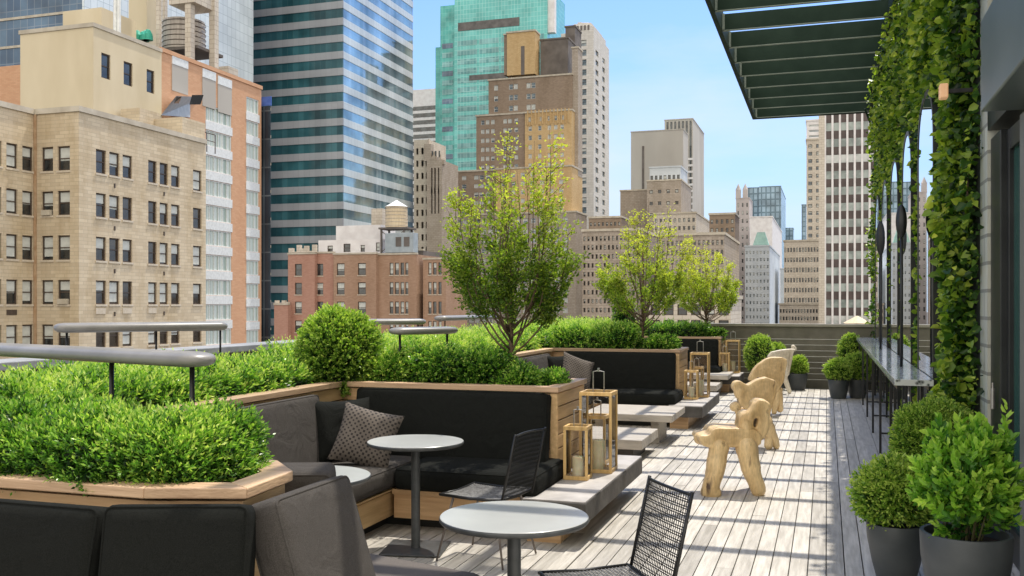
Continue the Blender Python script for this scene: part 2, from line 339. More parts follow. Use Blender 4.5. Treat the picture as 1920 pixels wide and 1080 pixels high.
def hedge(name, label, cat, x0,x1,y0,y1,z0,z1, n, leaf=.028, r=.12, tone0=.22, group=None, k=8, stem=.085, amp=.025, mat='hedge', parent=None):
    root = parent or thing(name, label, cat, ((x0+x1)/2,(y0+y1)/2,z0), 0, group)
    ox, oy, oz = root.location
    P, d = rbox_pts(n, x0,x1,y0,y1,z0,z1, r)
    P = P + d*(lump(P, amp, 7)-.03-.09*rng.random(n)**1.5)[:,None]
    tp = tone0 - .10 + .17*d[:,2] + .11*np.sin(P[:,0]*5+P[:,2]*9)*np.cos(P[:,1]*7) + .08*np.sin(P[:,0]*17+P[:,1]*11)*np.sin(P[:,2]*23)  # tops paler, sides darker: fall of light painted into leaf tone
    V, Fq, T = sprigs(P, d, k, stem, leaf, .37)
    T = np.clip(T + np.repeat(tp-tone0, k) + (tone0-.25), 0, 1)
    V = V - np.array([ox,oy,oz])
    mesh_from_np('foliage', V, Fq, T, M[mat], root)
    m = MB(); q = .075; m.box(x0+q-ox,x1-q-ox,y0+q-oy,y1-q-oy,z0-oz,z1-q-.03-oz, .5); m.build('branches_core', M['core'], root, bevel=.05)  # solid near-black core filling the hedge, painted dark as inner shade
    return root
def ball_pts(n, rx, rz, zc):
    D = nrm(rng.normal(size=(n,3))); keep = D[:,2] > -.75; D = D[keep]
    P = D*np.array([rx,rx,rz]) + np.array([0,0,zc]); return P, D
def ball_leaves(root, n, rx, rz, zc, leaf, stem, tone0=.25, k=7, mat='box', amp=.03, rich=False, wid=.5, up=.3):
    P, D = ball_pts(n, rx, rz, zc); P = P + D*(lump(P+rng.random(3)*9, amp, 9)-stem*.8)[:,None]
    V, Fq, T = sprigs(P, D, k, stem, leaf, wid, up=up, tone0=tone0, rich=rich)
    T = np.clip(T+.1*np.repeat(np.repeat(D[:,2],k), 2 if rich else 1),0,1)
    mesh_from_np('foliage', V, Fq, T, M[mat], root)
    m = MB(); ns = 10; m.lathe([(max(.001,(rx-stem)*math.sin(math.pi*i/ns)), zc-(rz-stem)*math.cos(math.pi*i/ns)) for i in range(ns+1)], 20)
    m.build('branches_core', M['core'], root, smooth=True)  # near-black core inside the ball, its inner shade painted in
def cushion(name, mat, parent, sx, sy, sz, loc, rot=(0,0,0), r=.045, puff=.02, n=14):
    m = MB(); idx = {}
    def vid(p):
        k = tuple(round(a,5) for a in p)
        if k not in idx:
            idx[k] = len(m.v)
            h = [sx/2, sy/2, sz/2]; rr = min(r, min(h)*.98)
            q = [p[i]*h[i] for i in range(3)]
            c = [max(-h[i]+rr, min(h[i]-rr, q[i])) for i in range(3)]
            d = Vector([q[i]-c[i] for i in range(3)]); 
            if d.length > 1e-6: d = d.normalized()*rr
            w = Vector(c)+d
            thin = h.index(min(h)); o = [i for i in range(3) if i != thin]
            w[thin] *= 1 + puff/min(h)*(1-abs(p[o[0]])**3)*(1-abs(p[o[1]])**3)
            m.v.append(tuple(w))
        return idx[k]
    g = [-1+2*i/n for i in range(n+1)]
    # cluster grid near the edges
    g = [math.copysign(abs(a)**.6, a) for a in g]
    for ax in range(3):
        for sg in (-1,1):
            for i in range(n):
                for j in range(n):
                    q = []
                    for a,b in ((g[i],g[j]),(g[i+1],g[j]),(g[i+1],g[j+1]),(g[i],g[j+1])):
                        p = [0,0,0]; p[ax] = sg; p[(ax+1)%3] = a; p[(ax+2)%3] = b; q.append(vid(p))
                    m.f.append(tuple(q) if sg > 0 else tuple(reversed(q))); m.t.append(.5); m.mi.append(0)
    o = m.build(name, mat, parent, smooth=True); o.location = loc; o.rotation_euler = rot
    h = [sx/2,sy/2,sz/2]; th = h.index(min(h)); a_, b_ = [i for i in range(3) if i != th]
    for sg in (-1,1):
        pts = []
        rr = r
        for (ca,cb,w0) in ((1,1,0),(-1,1,90),(-1,-1,180),(1,-1,270)):
            for k in range(5):
                w = math.radians(w0+22.5*k); q = [0,0,0]
                q[a_] = ca*(h[a_]-rr)+math.cos(w)*rr*.72; q[b_] = cb*(h[b_]-rr)+math.sin(w)*rr*.72; q[th] = sg*(h[th]-rr*.28); pts.append(q)
        pts.append(pts[0]); pm = MB(); pm.tube(pts, .0045, 6, cap=False); pm.build('piping', mat, o, smooth=True)
    return o
def pillow(name, mat, parent, w, h, t, loc, rot, label=None, cat=None):
    m = MB(); n = 16
    for sg in (-1,1):
        base = len(m.v)
        for i in range(n+1):
            for j in range(n+1):
                a, b = -1+2*i/n, -1+2*j/n
                pin = 1-.09*(1-abs(a)**2)*0 
                th = t/2*((1-a**4)*(1-b**4))**.6
                x = a*w/2*(1-.09*(1-b*b)*abs(a)); y = b*h/2*(1-.09*(1-a*a)*abs(b))
                m.v.append((x,y,sg*th + .006*math.sin(a*5+b*3)*(1-a*a)*(1-b*b)))
        for i in range(n):
            for j in range(n):
                q = (base+i*(n+1)+j, base+(i+1)*(n+1)+j, base+(i+1)*(n+1)+j+1, base+i*(n+1)+j+1)
                m.f.append(q if sg > 0 else tuple(reversed(q))); m.t.append(.5); m.mi.append(0)
    o = m.build(name, mat, parent, smooth=True); o.location = loc; o.rotation_euler = rot
    if label: tag(o, label, cat)
    return o
# ------------------------------------------------------------------ setting: ground, deck
m = MB(); m.box(-4000,4000,-3000,7000,-50.5,-50,.5); m.build('ground', noise_mat('street', (.06,.06,.06), (.12,.12,.115), .05, .9), kind='structure')
m = MB(); m.box(-7.2,14,-6,20.95,-6,-.045,.5); m.build('terrace_slab', M['slab'], kind='structure')
m = MB(); x = -6.7; bw, gap = .1135, .0075
while x < .36:
    if not (-1.80 < x < -1.60):
        y = -2.0 - random.random()*2
        while y < 20.3:
            ln = random.choice([2.4,3.0,3.6]); y1 = min(y+ln, 20.35)
            m.box(x+gap/2, x+bw-gap/2, y+.002, y1-.002, -.03, random.uniform(-.0012,.0008)); y = y1
    x += bw
bandx = [-6.7+bw*i for i in range(80) if -1.80 < -6.7+bw*i < -1.60]
m.box(min(bandx)+.003, max(bandx)+bw-.003, -2, 20.35, -.03, .006, .55)
m.build('terrace_deck', M['deck'], kind='structure')
m = MB(); x = .42
while x < 2.2:
    y = -2.0 - random.random()*2
    while y < 20.3:
        y1 = min(y+random.choice([2.4,3.0]), 20.35); m.box(x+.003, x+.137, y+.002, y1-.002, -.03, random.uniform(-.0012,.0008)); y = y1
    x += .14
m.build('deck_border', M['deckshade'], kind='structure')
# ------------------------------------------------------------------ far parapet with cables
pr = thing('parapet_wall', 'low olive grey parapet with wire railing across the far end of the deck', 'parapet', (-1,20.8,0))
m = MB(); m.box(-5.9,3.2,.0,.16,-.4,1.24,.5); m.build('wall', M['parapet'], pr)
m = MB(); m.box(-5.92,3.2,-.06,.2,1.242,1.30,.5); m.build('cap', noise_mat('parapet_cap', (.28,.26,.21), (.36,.34,.28), 3, .6), pr, bevel=.006)
m = MB()
for k in range(8): m.tube([(-5.8,-.12,.16+k*.118),(3.1,-.12,.16+k*.118)], .007, 6)
m.build('cable', M['cable'], pr)
for xx in (-4.4,-2.2,-.15,1.95):
    m = MB(); m.box(xx-.02,xx+.02,-.15,-.10,-.02,1.06,.5); m.build('post', M['cable'], pr)
pl = thing('side_parapet', 'grey parapet coping along the street side behind the long hedge', 'parapet', (-6.95,8,0))
m = MB(); m.box(-.2,.1,-9,12.9,-1,1.12,.5); m.build('wall', M['parapet'], pl)
m = MB(); m.box(-.26,.16,-9,12.9,1.122,1.2,.5); m.build('cap', M['coping'], pl, bevel=.01)
# ------------------------------------------------------------------ planters
def planter_finger(Yf, label, name='timber_planter'):
    root = thing(name, label, 'planter', (-3.0,Yf,0), 0, 'timber planters dividing the seating bays')
    x0, x1, y0, y1 = -.95, .96, .03, .93
    m = MB()
    zz = .10; n = 8; hgt = (.995-zz)/n
    for k in range(n):                                   # horizontal siding on the aisle end and the two long faces
        z0, z1 = zz+k*hgt+.004, zz+(k+1)*hgt-.006
        m.box(x1-.025, x1, y0+.03, y1-.03, z0, z1)
    m.build('end_boards', M['woodY'], root, bevel=.003)
    m = MB()
    for k in range(n):
        z0, z1 = zz+k*hgt+.004, zz+(k+1)*hgt-.006
        m.box(x0, x1-.06, y0, y0+.025, z0, z1); m.box(x0, x1-.06, y1-.025, y1, z0, z1)
    m.build('side_boards', M['woodX'], root, bevel=.003)
    for yy in (y0, y1-.035): m = MB(); m.box(x1-.055, x1+.004, yy-.004, yy+.031, .02, .993); m.build('corner_post', M['woodY'], root, bevel=.004)
    m = MB(); c = .11
    m.box(x0, x1+.02, y0-.035, y0-.035+c, 1.0, 1.045); m.box(x0, x1+.02, y1+.035-c, y1+.035, 1.0, 1.045)
    m.build('cap', M['capX'], root, bevel=.005)
    m = MB(); m.box(x1+.022-c, x1+.022, y0-.035+c+.002, y1+.035-c-.002, 1.0, 1.047); m.build('cap', M['capY'], root, bevel=.005)
    m = MB(); m.box(x0+.03,x1-.06,y0+.027,y1-.027,.05,.94,.5); m.build('soil', M['soil'], root)
    return root
FY = (7.36, 14.0, 20.3-.55)
planter_finger(FY[0], 'cedar planter with one green tree and low shrubs beside the nearest tall lanterns')
planter_finger(FY[1], 'cedar planter with a loose yellow green tree behind the middle seating bay')
planter_finger(FY[2], 'farthest cedar planter holding the smallest tree by the far parapet')
# long strip planter on the street side
st = thing('timber_planter', 'long cedar trough planter running the whole street side behind the sofas', 'planter', (-4.6,10,0))
m = MB()
for k in range(8):
    m.box(.63,.655,-9,10.2,.10+k*.112+.004,.10+(k+1)*.112-.006)
m.build('side_boards', M['woodY'], st, bevel=.003)
m = MB(); m.box(.545,.69,-9,-2.68,1.0,1.045); m.box(.545,.69,-1.66,3.96,1.0,1.045); m.box(.545,.69,4.98,9.7,1.0,1.045); m.box(-.9,-.78,-9,10.2,1.0,1.045)
m.build('cap', M['capY'], st, bevel=.005)
m = MB(); m.box(-.85,.625,-9,10.2,.02,.93,.5); m.build('soil', M['soil'], st)
# nearest finger with chamfered end
f1 = thing('timber_planter', 'near cedar planter with a chamfered end and a clipped hedge', 'planter', (-3,3.1,0))
def off(P, d):
    c = Vector((-2.75,3.18)); return P
outer = [(-3.95,2.86),(-2.32,2.86),(-1.965,2.97),(-2.0,3.34),(-2.20,3.55),(-3.95,3.55)]
def inset(poly, d):
    n = len(poly); out = []
    for i in range(n):
        p0, p1, p2 = Vector(poly[i-1]), Vector(poly[i]), Vector(poly[(i+1)%n])
        e1, e2 = (p1-p0).normalized(), (p2-p1).normalized()
        n1, n2 = Vector((-e1.y,e1.x)), Vector((-e2.y,e2.x))
        b = (n1+n2); b = b/ max(b.length_squared/2,1e-4)
        out.append(tuple(p1 + b*d))
    return out
def loc(poly, c): return [(p[0]-c[0],p[1]-c[1]) for p in poly]
O1 = loc(outer,(-3,3.1)); I1 = inset(O1,.115)
for i in range(5):
    a, b = O1[i], O1[i+1]; c, d = I1[i+1], I1[i]
    if i == 4: c, d = (I1[5][0]-.115,I1[5][1]), I1[4]
    if i == 0: d = (I1[0][0]-.115, I1[0][1])
    sh = lambda p: p
    m = MB(); m.prism([a,b,c,d], 1.005, 1.045); m.build('cap', M['capX'] if i != 2 else M['capY'], f1, bevel=.005)
W1 = inset(O1,.03); V1 = inset(O1,.055)
for i in range(5):
    m = MB()
    for k in range(8):
        m.prism([W1[i],W1[i+1],V1[i+1],V1[i]], .10+k*.112+.004, .10+(k+1)*.112-.004)
    m.build('side_boards', M['woodX'] if i != 2 else M['woodY'], f1)
m = MB(); m.prism(inset(O1,.057), .02, .95, .5); m.build('soil', M['soil'], f1)
# ------------------------------------------------------------------ hedges and shrubs
h1 = hedge('hedge', 'dense clipped hedge filling the near planter with the chamfered end', 'hedge', -4.1,-2.22,2.93,3.50,1.0,1.24, 16500, leaf=.0265, r=.17, stem=.072, k=10, amp=.032, tone0=.22)
hedge('hedge', 'long hedge on the street side running up to the dome shaped shrub', 'hedge', -5.2,-4.06,3.2,7.15,1.0,1.205, 9500, leaf=.040, r=.16, stem=.10, k=8, amp=.03, tone0=.32)
hedge('hedge', 'yellow green hedge on the street side beyond the dome shaped shrub', 'hedge', -5.2,-4.06,8.0,13.8,1.0,1.25, 9000, leaf=.042, r=.16, stem=.12, k=7, amp=.04, tone0=.42)
hedge('hedge', 'far end of the street side hedge near the parapet corner', 'hedge', -5.2,-4.06,13.9,19.9,1.0,1.28, 5000, leaf=.055, r=.16, stem=.14, k=6, amp=.04, tone0=.42)
hedge('hedge', 'bright low hedge in the planter behind the middle seating bay', 'hedge', -3.95,-2.75,14.1,14.85,1.0,1.34, 2600, leaf=.045, r=.16, stem=.12, k=7, amp=.04, tone0=.42)
hedge('hedge', 'dark low hedge in the farthest planter under the smallest tree', 'hedge', -3.9,-2.35,19.9,20.5,1.0,1.27, 1800, leaf=.05, r=.13, stem=.11, k=6, amp=.03, tone0=.24)
def shrub(label, x, y, z0, rx, rz, n, leaf, stem, tone0=.22, k=7, cat='shrub', group='shrubs in the planters'):
    r = thing('shrub', label, cat, (x,y,z0), random.random()*6, group); ball_leaves(r, n, rx, rz, rz*.55, leaf, stem, tone0, k, 'hedge', .03); return r
dm = thing('dome_shrub', 'large dome shaped clipped shrub rising above the hedges', 'shrub', (-4.09,7.60,.95)); ball_leaves(dm, 5600, .375, .42, .29, .034, .085, .22, 8, 'box', .02)
yv = 7.82
shrub('rounded shrub at the left of the near tree planter, next to the dome shrub', -3.62, 7.78, 1.0, .30, .19, 2300, .034, .09, .32)
shrub('dark green rounded shrub in the middle of the near tree planter', -3.18, 7.75, 1.0, .30, .215, 2300, .034, .09, .17)
shrub('dark green shrub just left of the near tree trunk', -2.78, 7.80, 1.0, .28, .20, 2300, .034, .09, .13)
shrub('low spreading shrub at the foot of the near tree', -2.45, 7.72, .98, .22, .115, 1500, .032, .07, .18)
shrub('low shrub at the aisle end of the near tree planter', -2.20, 7.78, .98, .15, .10, 1000, .032, .06, .16)
shrub('low dark shrub at the aisle end of the middle planter', -2.38, 14.45, .98, .26, .17, 1100, .04, .08, .2)
shrub('small dark shrub left of the middle tree trunk', -2.95, 14.3, 1.0, .28, .26, 900, .045, .09, .08)
shrub('low shrub at the aisle end of the farthest planter', -2.2, 20.2, .98, .2, .15, 500, .045, .08, .2)
shrub('upright dark shrub behind the trunk of the middle tree', -3.06, 15.1, 1.0, .2, .46, 900, .042, .09, .06)
# ------------------------------------------------------------------ trees
def tree(label, x, y, z0, ztop, rad, nleaf, leaf, tone, rot=0):
    r = thing('tree', label, 'tree', (x,y,z0), rot, 'young trees in the planters')
    Ht = ztop-z0; m = MB(); fork = .20*Ht/2.1*1.0+.02
    m.tube([(0,0,-.08),(.006,.0,fork*.5),(0,0.004,fork),(.01,0,Ht*.45),(0,.01,Ht*.8)], [.026,.022,.020,.012,.004], 9)
    m.build('trunk', M['bark'], r, smooth=True)
    m = MB(); P = []; Dd = []; Tn = []
    nl = 30
    for i in range(nl):
        a = i*2.399+random.uniform(-.3,.3); inner = (i % 3 == 0)
        rr = rad*(random.uniform(.12,.72) if inner else random.uniform(.7,1.02))
        z0_ = fork*random.uniform(.85,1.5) + (0.25*Ht*random.random() if inner else .12*Ht*random.random())
        top = Ht*random.uniform(.80,1.0) if inner else Ht*random.uniform(.45,.80)
        pts = []
        for s_ in np.linspace(0,1,9):
            q = rr*(1-(1-s_)**2.2)*(1-.15*s_**3)
            pts.append((math.cos(a+.15*math.sin(s_*4+i))*q+.01*math.sin(7*s_+i), math.sin(a+.15*math.sin(s_*4+i))*q, z0_+(top-z0_)*s_**1.15))
        m.tube(pts, [.0095-.0078*k/8 for k in range(9)], 5)
        for _ in range(9):
            s_ = random.uniform(.25,.95); k = min(7,int(s_*8)); f = s_*8-k
            b = Vector(pts[k]).lerp(Vector(pts[k+1]), f)
            aa = a+random.uniform(-1.3,1.3); L = random.uniform(.12,.30)*(1.1-s_*.5)
            e = b+Vector((math.cos(aa)*L*.75, math.sin(aa)*L*.75, L*random.uniform(.3,1.0)))
            mid = b.lerp(e,.5)+Vector((0,0,-.01)); m.tube([b,mid,e], [.0035,.0025,.001], 4)
            zf = e.z/Ht
            w = 1.0 if zf < .58 else (.42 if zf < .8 else .30)
            cnt = int(nleaf/(nl*9)*w*1.5)
            for _2 in range(cnt):
                q = random.random(); p = b.lerp(e,q); P.append(p+Vector((random.gauss(0,.028),random.gauss(0,.028),random.gauss(0,.03))))
                Dd.append((math.cos(aa)*.5+random.gauss(0,.6), math.sin(aa)*.5+random.gauss(0,.6), .25+random.gauss(0,.5)))
                out = min(1,(p.xy.length/rad))
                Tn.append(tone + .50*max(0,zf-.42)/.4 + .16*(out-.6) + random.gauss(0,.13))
    m.build('branches_core', M['bark'], r, smooth=True)
    P = np.array([tuple(p) for p in P]); Dd = nrm(np.array(Dd)); sz = leaf*(.7+.6*rng.random(len(P)))
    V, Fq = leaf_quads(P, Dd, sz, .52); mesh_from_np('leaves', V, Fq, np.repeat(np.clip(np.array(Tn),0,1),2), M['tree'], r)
    return r
tree('nearest and tallest looking tree with dense dark green lower crown', -2.57, 7.83, 1.0, 3.25, .56, 14500, .031, .36)
tree('middle tree with loose yellow green crown behind the middle bay', -2.65, 14.5, 1.0, 3.32, .74, 9500, .040, .54, 1.0)
tree('smallest looking round yellow green tree by the far parapet', -2.36, 20.15, 1.0, 3.22, .74, 9000, .044, .62, 2.2)
# ------------------------------------------------------------------ sofas
def bay(dy, label, label_slab, far=False):
    """corner sofa against the trough and the planter finger; dy shifts the nearest one"""
    root = thing('corner_sofa', label, 'sofa', (-3.0,6.6+dy,0), 0, 'built in corner sofas')
    L = lambda x,y: (x+3.0, y-6.6)
    def bx(m,x0,x1,y0,y1,z0,z1): m.box(x0+3,x1+3,y0-6.6,y1-6.6,z0,z1)
    m = MB(); bx(m,-3.12,-2.06,6.66,7.34,.085,.30); m.build('base', M['woodX'], root, bevel=.004)
    m = MB(); bx(m,-3.125,-2.05,6.64,6.655,.265,.305); m.build('base_trim', M['woodX'], root)
    y0 = 4.35 if not far else 5.0
    m = MB(); bx(m,-3.9,-3.16,y0,7.30,.085,.27); bx(m,-3.9,-3.135,y0,7.30,.285,.30); m.build('base', M['woodY'], root, bevel=.004)
    m = MB(); bx(m,-3.85,-3.25,y0+.1,7.2,-.02,.083); bx(m,-3.25,-2.15,6.8,7.2,-.02,.083); m.build('plinth', M['frame'], root)
    cushion('seat_cushion', M['fabric_black_shade'], root, 1.13,.86,.17, (.46,.42,.39), r=.06, puff=.015)
    yl = y0; cushion('seat_cushion', M['fabric'], root, .83,7.24-yl,.17, (-.525,(7.24+yl)/2-6.6,.392), r=.06, puff=.015)
    cushion('back_cushion', M['fabric_black_shade'], root, 1.66,.15,.58, (.10,.655,.715), (math.radians(-9),0,0), r=.036, puff=.012)
    yb = 6.72
    n = 2
    for k in range(n):
        a = y0+(yb-y0)*k/n; b = y0+(yb-y0)*(k+1)/n
        cushion('back_cushion', M['fabric'], root, .15,b-a-.012,.57, (-.80,(a+b)/2-6.6,.71), (0,math.radians(-11),0), r=.04, puff=.012)
    s = thing('side_platform', label_slab, 'platform', (-1.83,6.5+dy,0), 0, 'dark stone platforms at the sofa ends')
    ln = 2.2 if not far else 1.2
    m = MB(); m.box(-.23,.235,.02,ln,.165,.312,.5); m.build('slab', M['slabdark'], s, bevel=.006)
    m = MB(); m.box(-.225,.23,.03,ln-.01,.3135,.322,.5); m.build('top', M['slabtop'], s)
    m = MB(); m.box(-.22,.03,.12,ln-.35,-.02,.163,.5); m.build('base', M['woodX'], s)
    return root
bay(0, 'charcoal corner sofa behind the two round tables', 'dark stone platform under the nearest group of lanterns')
bay(FY[1]-FY[0], 'charcoal corner sofa of the middle bay, some cushions darkened as shade', 'dark stone platform under the middle group of lanterns')
bay(FY[2]-FY[0], 'charcoal corner sofa of the farthest bay by the parapet, some cushions darkened as shade', 'dark stone platform at the farthest sofa', far=True)
# near sofa around the chamfered planter
s1 = thing('wraparound_sofa', 'dark sofa wrapping around the near chamfered planter, in the bottom left corner', 'sofa', (-2.6,2.6,0))
def cl(x,y,z): return (x+2.6,y-2.6,z)
for (x0,x1) in ((-4.2,-3.34),(-3.32,-2.36)):
    cushion('back_cushion', M['fabric_black_shade'], s1, x1-x0,.15,.60, cl((x0+x1)/2,2.69,.70), (math.radians(-13),0,0), r=.036, puff=.012)
cushion('back_cushion', M['fabric_black_shade'], s1, .50,.15,.60, cl(-2.10,2.755,.715), (math.radians(-13),0,math.radians(19)), r=.036, puff=.012)
cushion('back_cushion', M['fabric'], s1, .15,.55,.62, cl(-1.79,3.18,.713), (0,math.radians(-17),math.radians(0)), r=.036, puff=.012)
cushion('back_cushion', M['fabric'], s1, .56,.15,.54, cl(-2.34,3.74,.725), (math.radians(14),0,math.radians(20)), r=.036, puff=.012)
cushion('back_cushion', M['fabric'], s1, 1.3,.15,.58, cl(-3.2,3.70,.68), (math.radians(13),0,0), r=.036, puff=.012)
seat = [(-4.3,2.0),(-1.9,2.0),(-1.30,2.3),(-1.18,3.3),(-1.52,4.22),(-2.42,4.46),(-3.0,4.42),(-3.0,3.6),(-2.1,3.6),(-1.95,2.8),(-4.3,2.8)]
m = MB(); m.prism([cl(p[0],p[1],0)[:2] for p in seat], .30,.455,.5); o = m.build('seat_cushion', noise_mat('seat_fabric', (.12,.105,.095), (.155,.14,.125), 220, .95, .3, detail=2, spec=.15), s1, smooth=40); b = o.modifiers.new('bevel','BEVEL'); b.width = .045; b.segments = 4
m = MB(); m.prism(inset([cl(p[0],p[1],0)[:2] for p in seat],.03), .08,.295,.5); m.build('base', M['woodX'], s1)
# scatter pillows
R = math.radians
pillow('throw_pillow', M['fabric_black_shade'], None, .52,.50,.16, (-3.60,6.76,.72), (R(72),R(0),R(52)), 'plain black throw pillow in the sofa corner behind the patterned one', 'pillow')
pillow('throw_pillow', M['pattern'], None, .47,.47,.16, (-3.33,6.62,.69), (R(66),R(14),R(16)), 'patterned taupe throw pillow leaning in the corner of the sofa behind the round tables', 'pillow')
d2 = FY[1]-FY[0]
pillow('throw_pillow', M['fabric_black_shade'], None, .50,.50,.16, (-3.60,6.65+d2,.74), (R(70),0,R(60)), 'black throw pillow in the corner of the middle bay sofa', 'pillow')
pillow('throw_pillow', M['pattern'], None, .50,.50,.17, (-3.35,6.55+d2,.74), (R(66),R(20),R(35)), 'patterned taupe throw pillow in the middle bay sofa', 'pillow')
# ------------------------------------------------------------------ tables, chairs
def round_table(label, x, y, rz=0, z=.755):
    r = thing('round_table', label, 'table', (x,y,0), rz, 'round bistro tables'); R0 = .335
    m = MB(); m.lathe([(0,z),(R0-.006,z),(R0-.003,z-.002)], 72); m.build('tabletop', M['tabletop'], r, smooth=30)
    m = MB(); m.lathe([(R0-.003,z-.003),(R0,z-.006),(R0+.001,z-.016),(R0-.008,z-.026),(R0-.05,z-.030),(0,z-.030)], 72); m.build('table_edge', M['tableedge'], r, smooth=True)
    m = MB(); m.lathe([(.033,.018),(.031,.03),(.031,z-.03)], 24); m.build('column', M['tableedge'], r, smooth=40)
    m = MB(); m.box(-.21,.21,-.21,.21,.004,.016,.5); m.build('base_plate', M['tableedge'], r, bevel=.004)
    return r
round_table('nearest round white topped bistro table at bottom centre', -1.33, 4.10, .3)
round_table('round table with dappled top in front of the patterned pillow', -2.71, 6.14, .2)
round_table('round table half hidden behind the near sofa cushions', -2.72, 4.72, .5)
def wicker(m, w, h, curve, nx, ny, r):
    f = lambda u,v: (u*w/2*(1-.0*v), curve*(u*u-1)*.5*v, v*h)
    for i in range(nx+1):
        u = -1+2*i/nx; m.tube([Vector(f(u,v)) for v in (0,.25,.5,.75,1)], r, 4, cap=False)
    for j in range(ny+1):
        v = j/ny
        for dv in (-.16,.16):
            vv = min(1,max(0,v+dv/ny)); m.tube([Vector(f(u,vv))+Vector((0,.002*(1 if dv>0 else -1),0)) for u in np.linspace(-1,1,7)], r*1.1, 4, cap=False)
    return f
def chair(label, x, y, rz):
    """local: chair faces -Y, back at y=0"""
    r = thing('wicker_chair', label, 'chair', (x,y,0), rz, 'black woven chairs')
    m = MB(); f = wicker(m, .43,.43,.05,26,14,.0023)
    o = m.build('backrest', M['black'], r, smooth=True); o.location = (0,.01,.44); o.rotation_euler = (R(-13),0,0)
    m = MB()
    for sgn in (-1,1): m.tube([Vector(f(sgn,v)) for v in (-.05,.5,1.03)], .009, 8)
    m.tube([Vector(f(u,1.0)) for u in np.linspace(-1,1,9)], .007, 8)
    fr = m.build('back_frame', M['black'], r, smooth=True); fr.location = (0,.012,.44); fr.rotation_euler = (R(-13),0,0)
    m = MB()
    g = lambda u,v: (u*.225, -.45*v, .425+.012*(u*u)+.015*abs(v-.5)*2*abs(v-.5))
    for i in range(27):
        u = -1+2*i/26; m.tube([g(u,v) for v in np.linspace(0,1,5)], .0026, 4, cap=False)
    for j in range(24):
        v = (j+.5)/24; m.tube([g(u,v) for u in np.linspace(-1,1,5)], .004, 4, cap=False)
    m.build('seat', M['seatw'], r, smooth=True)
    m = MB(); pts = [g(-1,0),g(-1,1),g(1,1),g(1,0)]
    m.tube([g(-1,0),g(-1,.5),g(-1,1)], .010, 8); m.tube([g(1,0),g(1,.5),g(1,1)], .010, 8); m.tube([g(-1,1),g(0,1),g(1,1)], .010, 8); m.tube([g(-1,0),g(0,0),g(1,0)], .010, 8)
    m.build('seat_frame', M['black'], r, smooth=True)
    for sx in (-1,1):
        for (yy,ey) in ((-.38,-.47),(-.06,.03)):
            m = MB(); m.tube([(sx*.17,yy,.42),(sx*.235,ey,.006)], [.009,.007], 8); m.build('leg', M['legm'], r, smooth=True)
    return r
M['seatw'] = noise_mat('woven_seat', (.10,.10,.10), (.20,.20,.20), 40, .7)
M['legm'] = noise_mat('leg_metal', (.13,.11,.10), (.2,.17,.15), 10, .45, metallic=.4)
chair('woven black chair cut by the bottom edge, right of the nearest table', -.78, 4.40, math.atan2(-.81,.58))
chair('woven black chair seen side on between the round table and the sofa end', -1.95, 6.05, R(-90)+R(-10))
# ------------------------------------------------------------------ lanterns
def lantern(label, x, y, w, h, ch, cr, rz=0, z=.323):
    r = thing('lantern', label, 'lantern', (x,y,z), rz, 'wooden candle lanterns'); p = .021; a = w/2
    for sx in (-1,1):
        for sy in (-1,1):
            m = MB(); cx, cy = sx*(a-p/2), sy*(a-p/2); m.box(cx-p/2,cx+p/2,cy-p/2,cy+p/2,.031,h-.031); m.build('post', M['lwood'], r, bevel=.002)
    for z0 in (0,h-.03):
        m = MB(); m.box(-a,a,-a,-a+p,z0,z0+.03); m.box(-a,a,a-p,a,z0,z0+.03); m.box(-a,-a+p,-a+p,a-p,z0,z0+.03); m.box(a-p,a,-a+p,a-p,z0,z0+.03)
        m.build('rim', M['lwood'], r, bevel=.002)
    m = MB(); m.box(-a+p,a-p,-a+p,a-p,.002,.014); m.build('base_board', M['lwood'], r)
    for k in range(4):
        m = MB(); q = a-p/2; m.box(-q+p/2,q-p/2,-q-.0015,-q+.0015,.03,h-.03,.5); g = m.build('glass_pane', M['glass'], r); g.rotation_euler = (0,0,k*math.pi/2)
    m = MB(); m.lathe([(0.001,.014),(cr,.014),(cr,ch),(cr*.92,ch+.004),(cr*.5,ch-.004),(.001,ch-.008)], 28); cnd = m.build('candle', M['candle'], r, smooth=50)
    m = MB(); m.tube([(0,0,ch-.006),(.001,0,ch+.012)], .0012, 5); m.build('wick', M['black'], cnd)
    m = MB(); hh = .16 if w > .22 else .12; ww = w*.17
    m.tube([(-ww,0,h-.03),(-ww,0,h+hh),(0,0,h+hh+.008),(ww,0,h+hh),(ww,0,h-.03)], .0055, 6); m.tube([(-.0,0,h+hh),(0,0,h+hh+.03)], .01, 6)
    m.build('handle', M['steel'], r, smooth=40)
    return r
for k, (dy, w1) in enumerate(((0,'nearest'),(6.75,'middle'))):
    lantern('small wooden lantern in front of the tall one in the %s lantern group' % w1, -1.875, 7.42+dy, .195,.42,.17,.045, .03)
    lantern('tallest wooden lantern of the %s lantern group, with steel loop handle' % w1, -1.80, 7.82+dy, .27,.66,.25,.052, .02)
    lantern('small wooden lantern half hidden behind the tall one in the %s lantern group' % w1, -1.90, 8.20+dy, .195,.42,.17,.045, -.04)
lantern('tall wooden lantern on the farthest platform', -1.80, 20.15-.25, .27,.66,.22,.05)
lantern('small wooden lantern left of the tall one on the farthest platform', -1.93, 19.55, .195,.42,.2,.05)
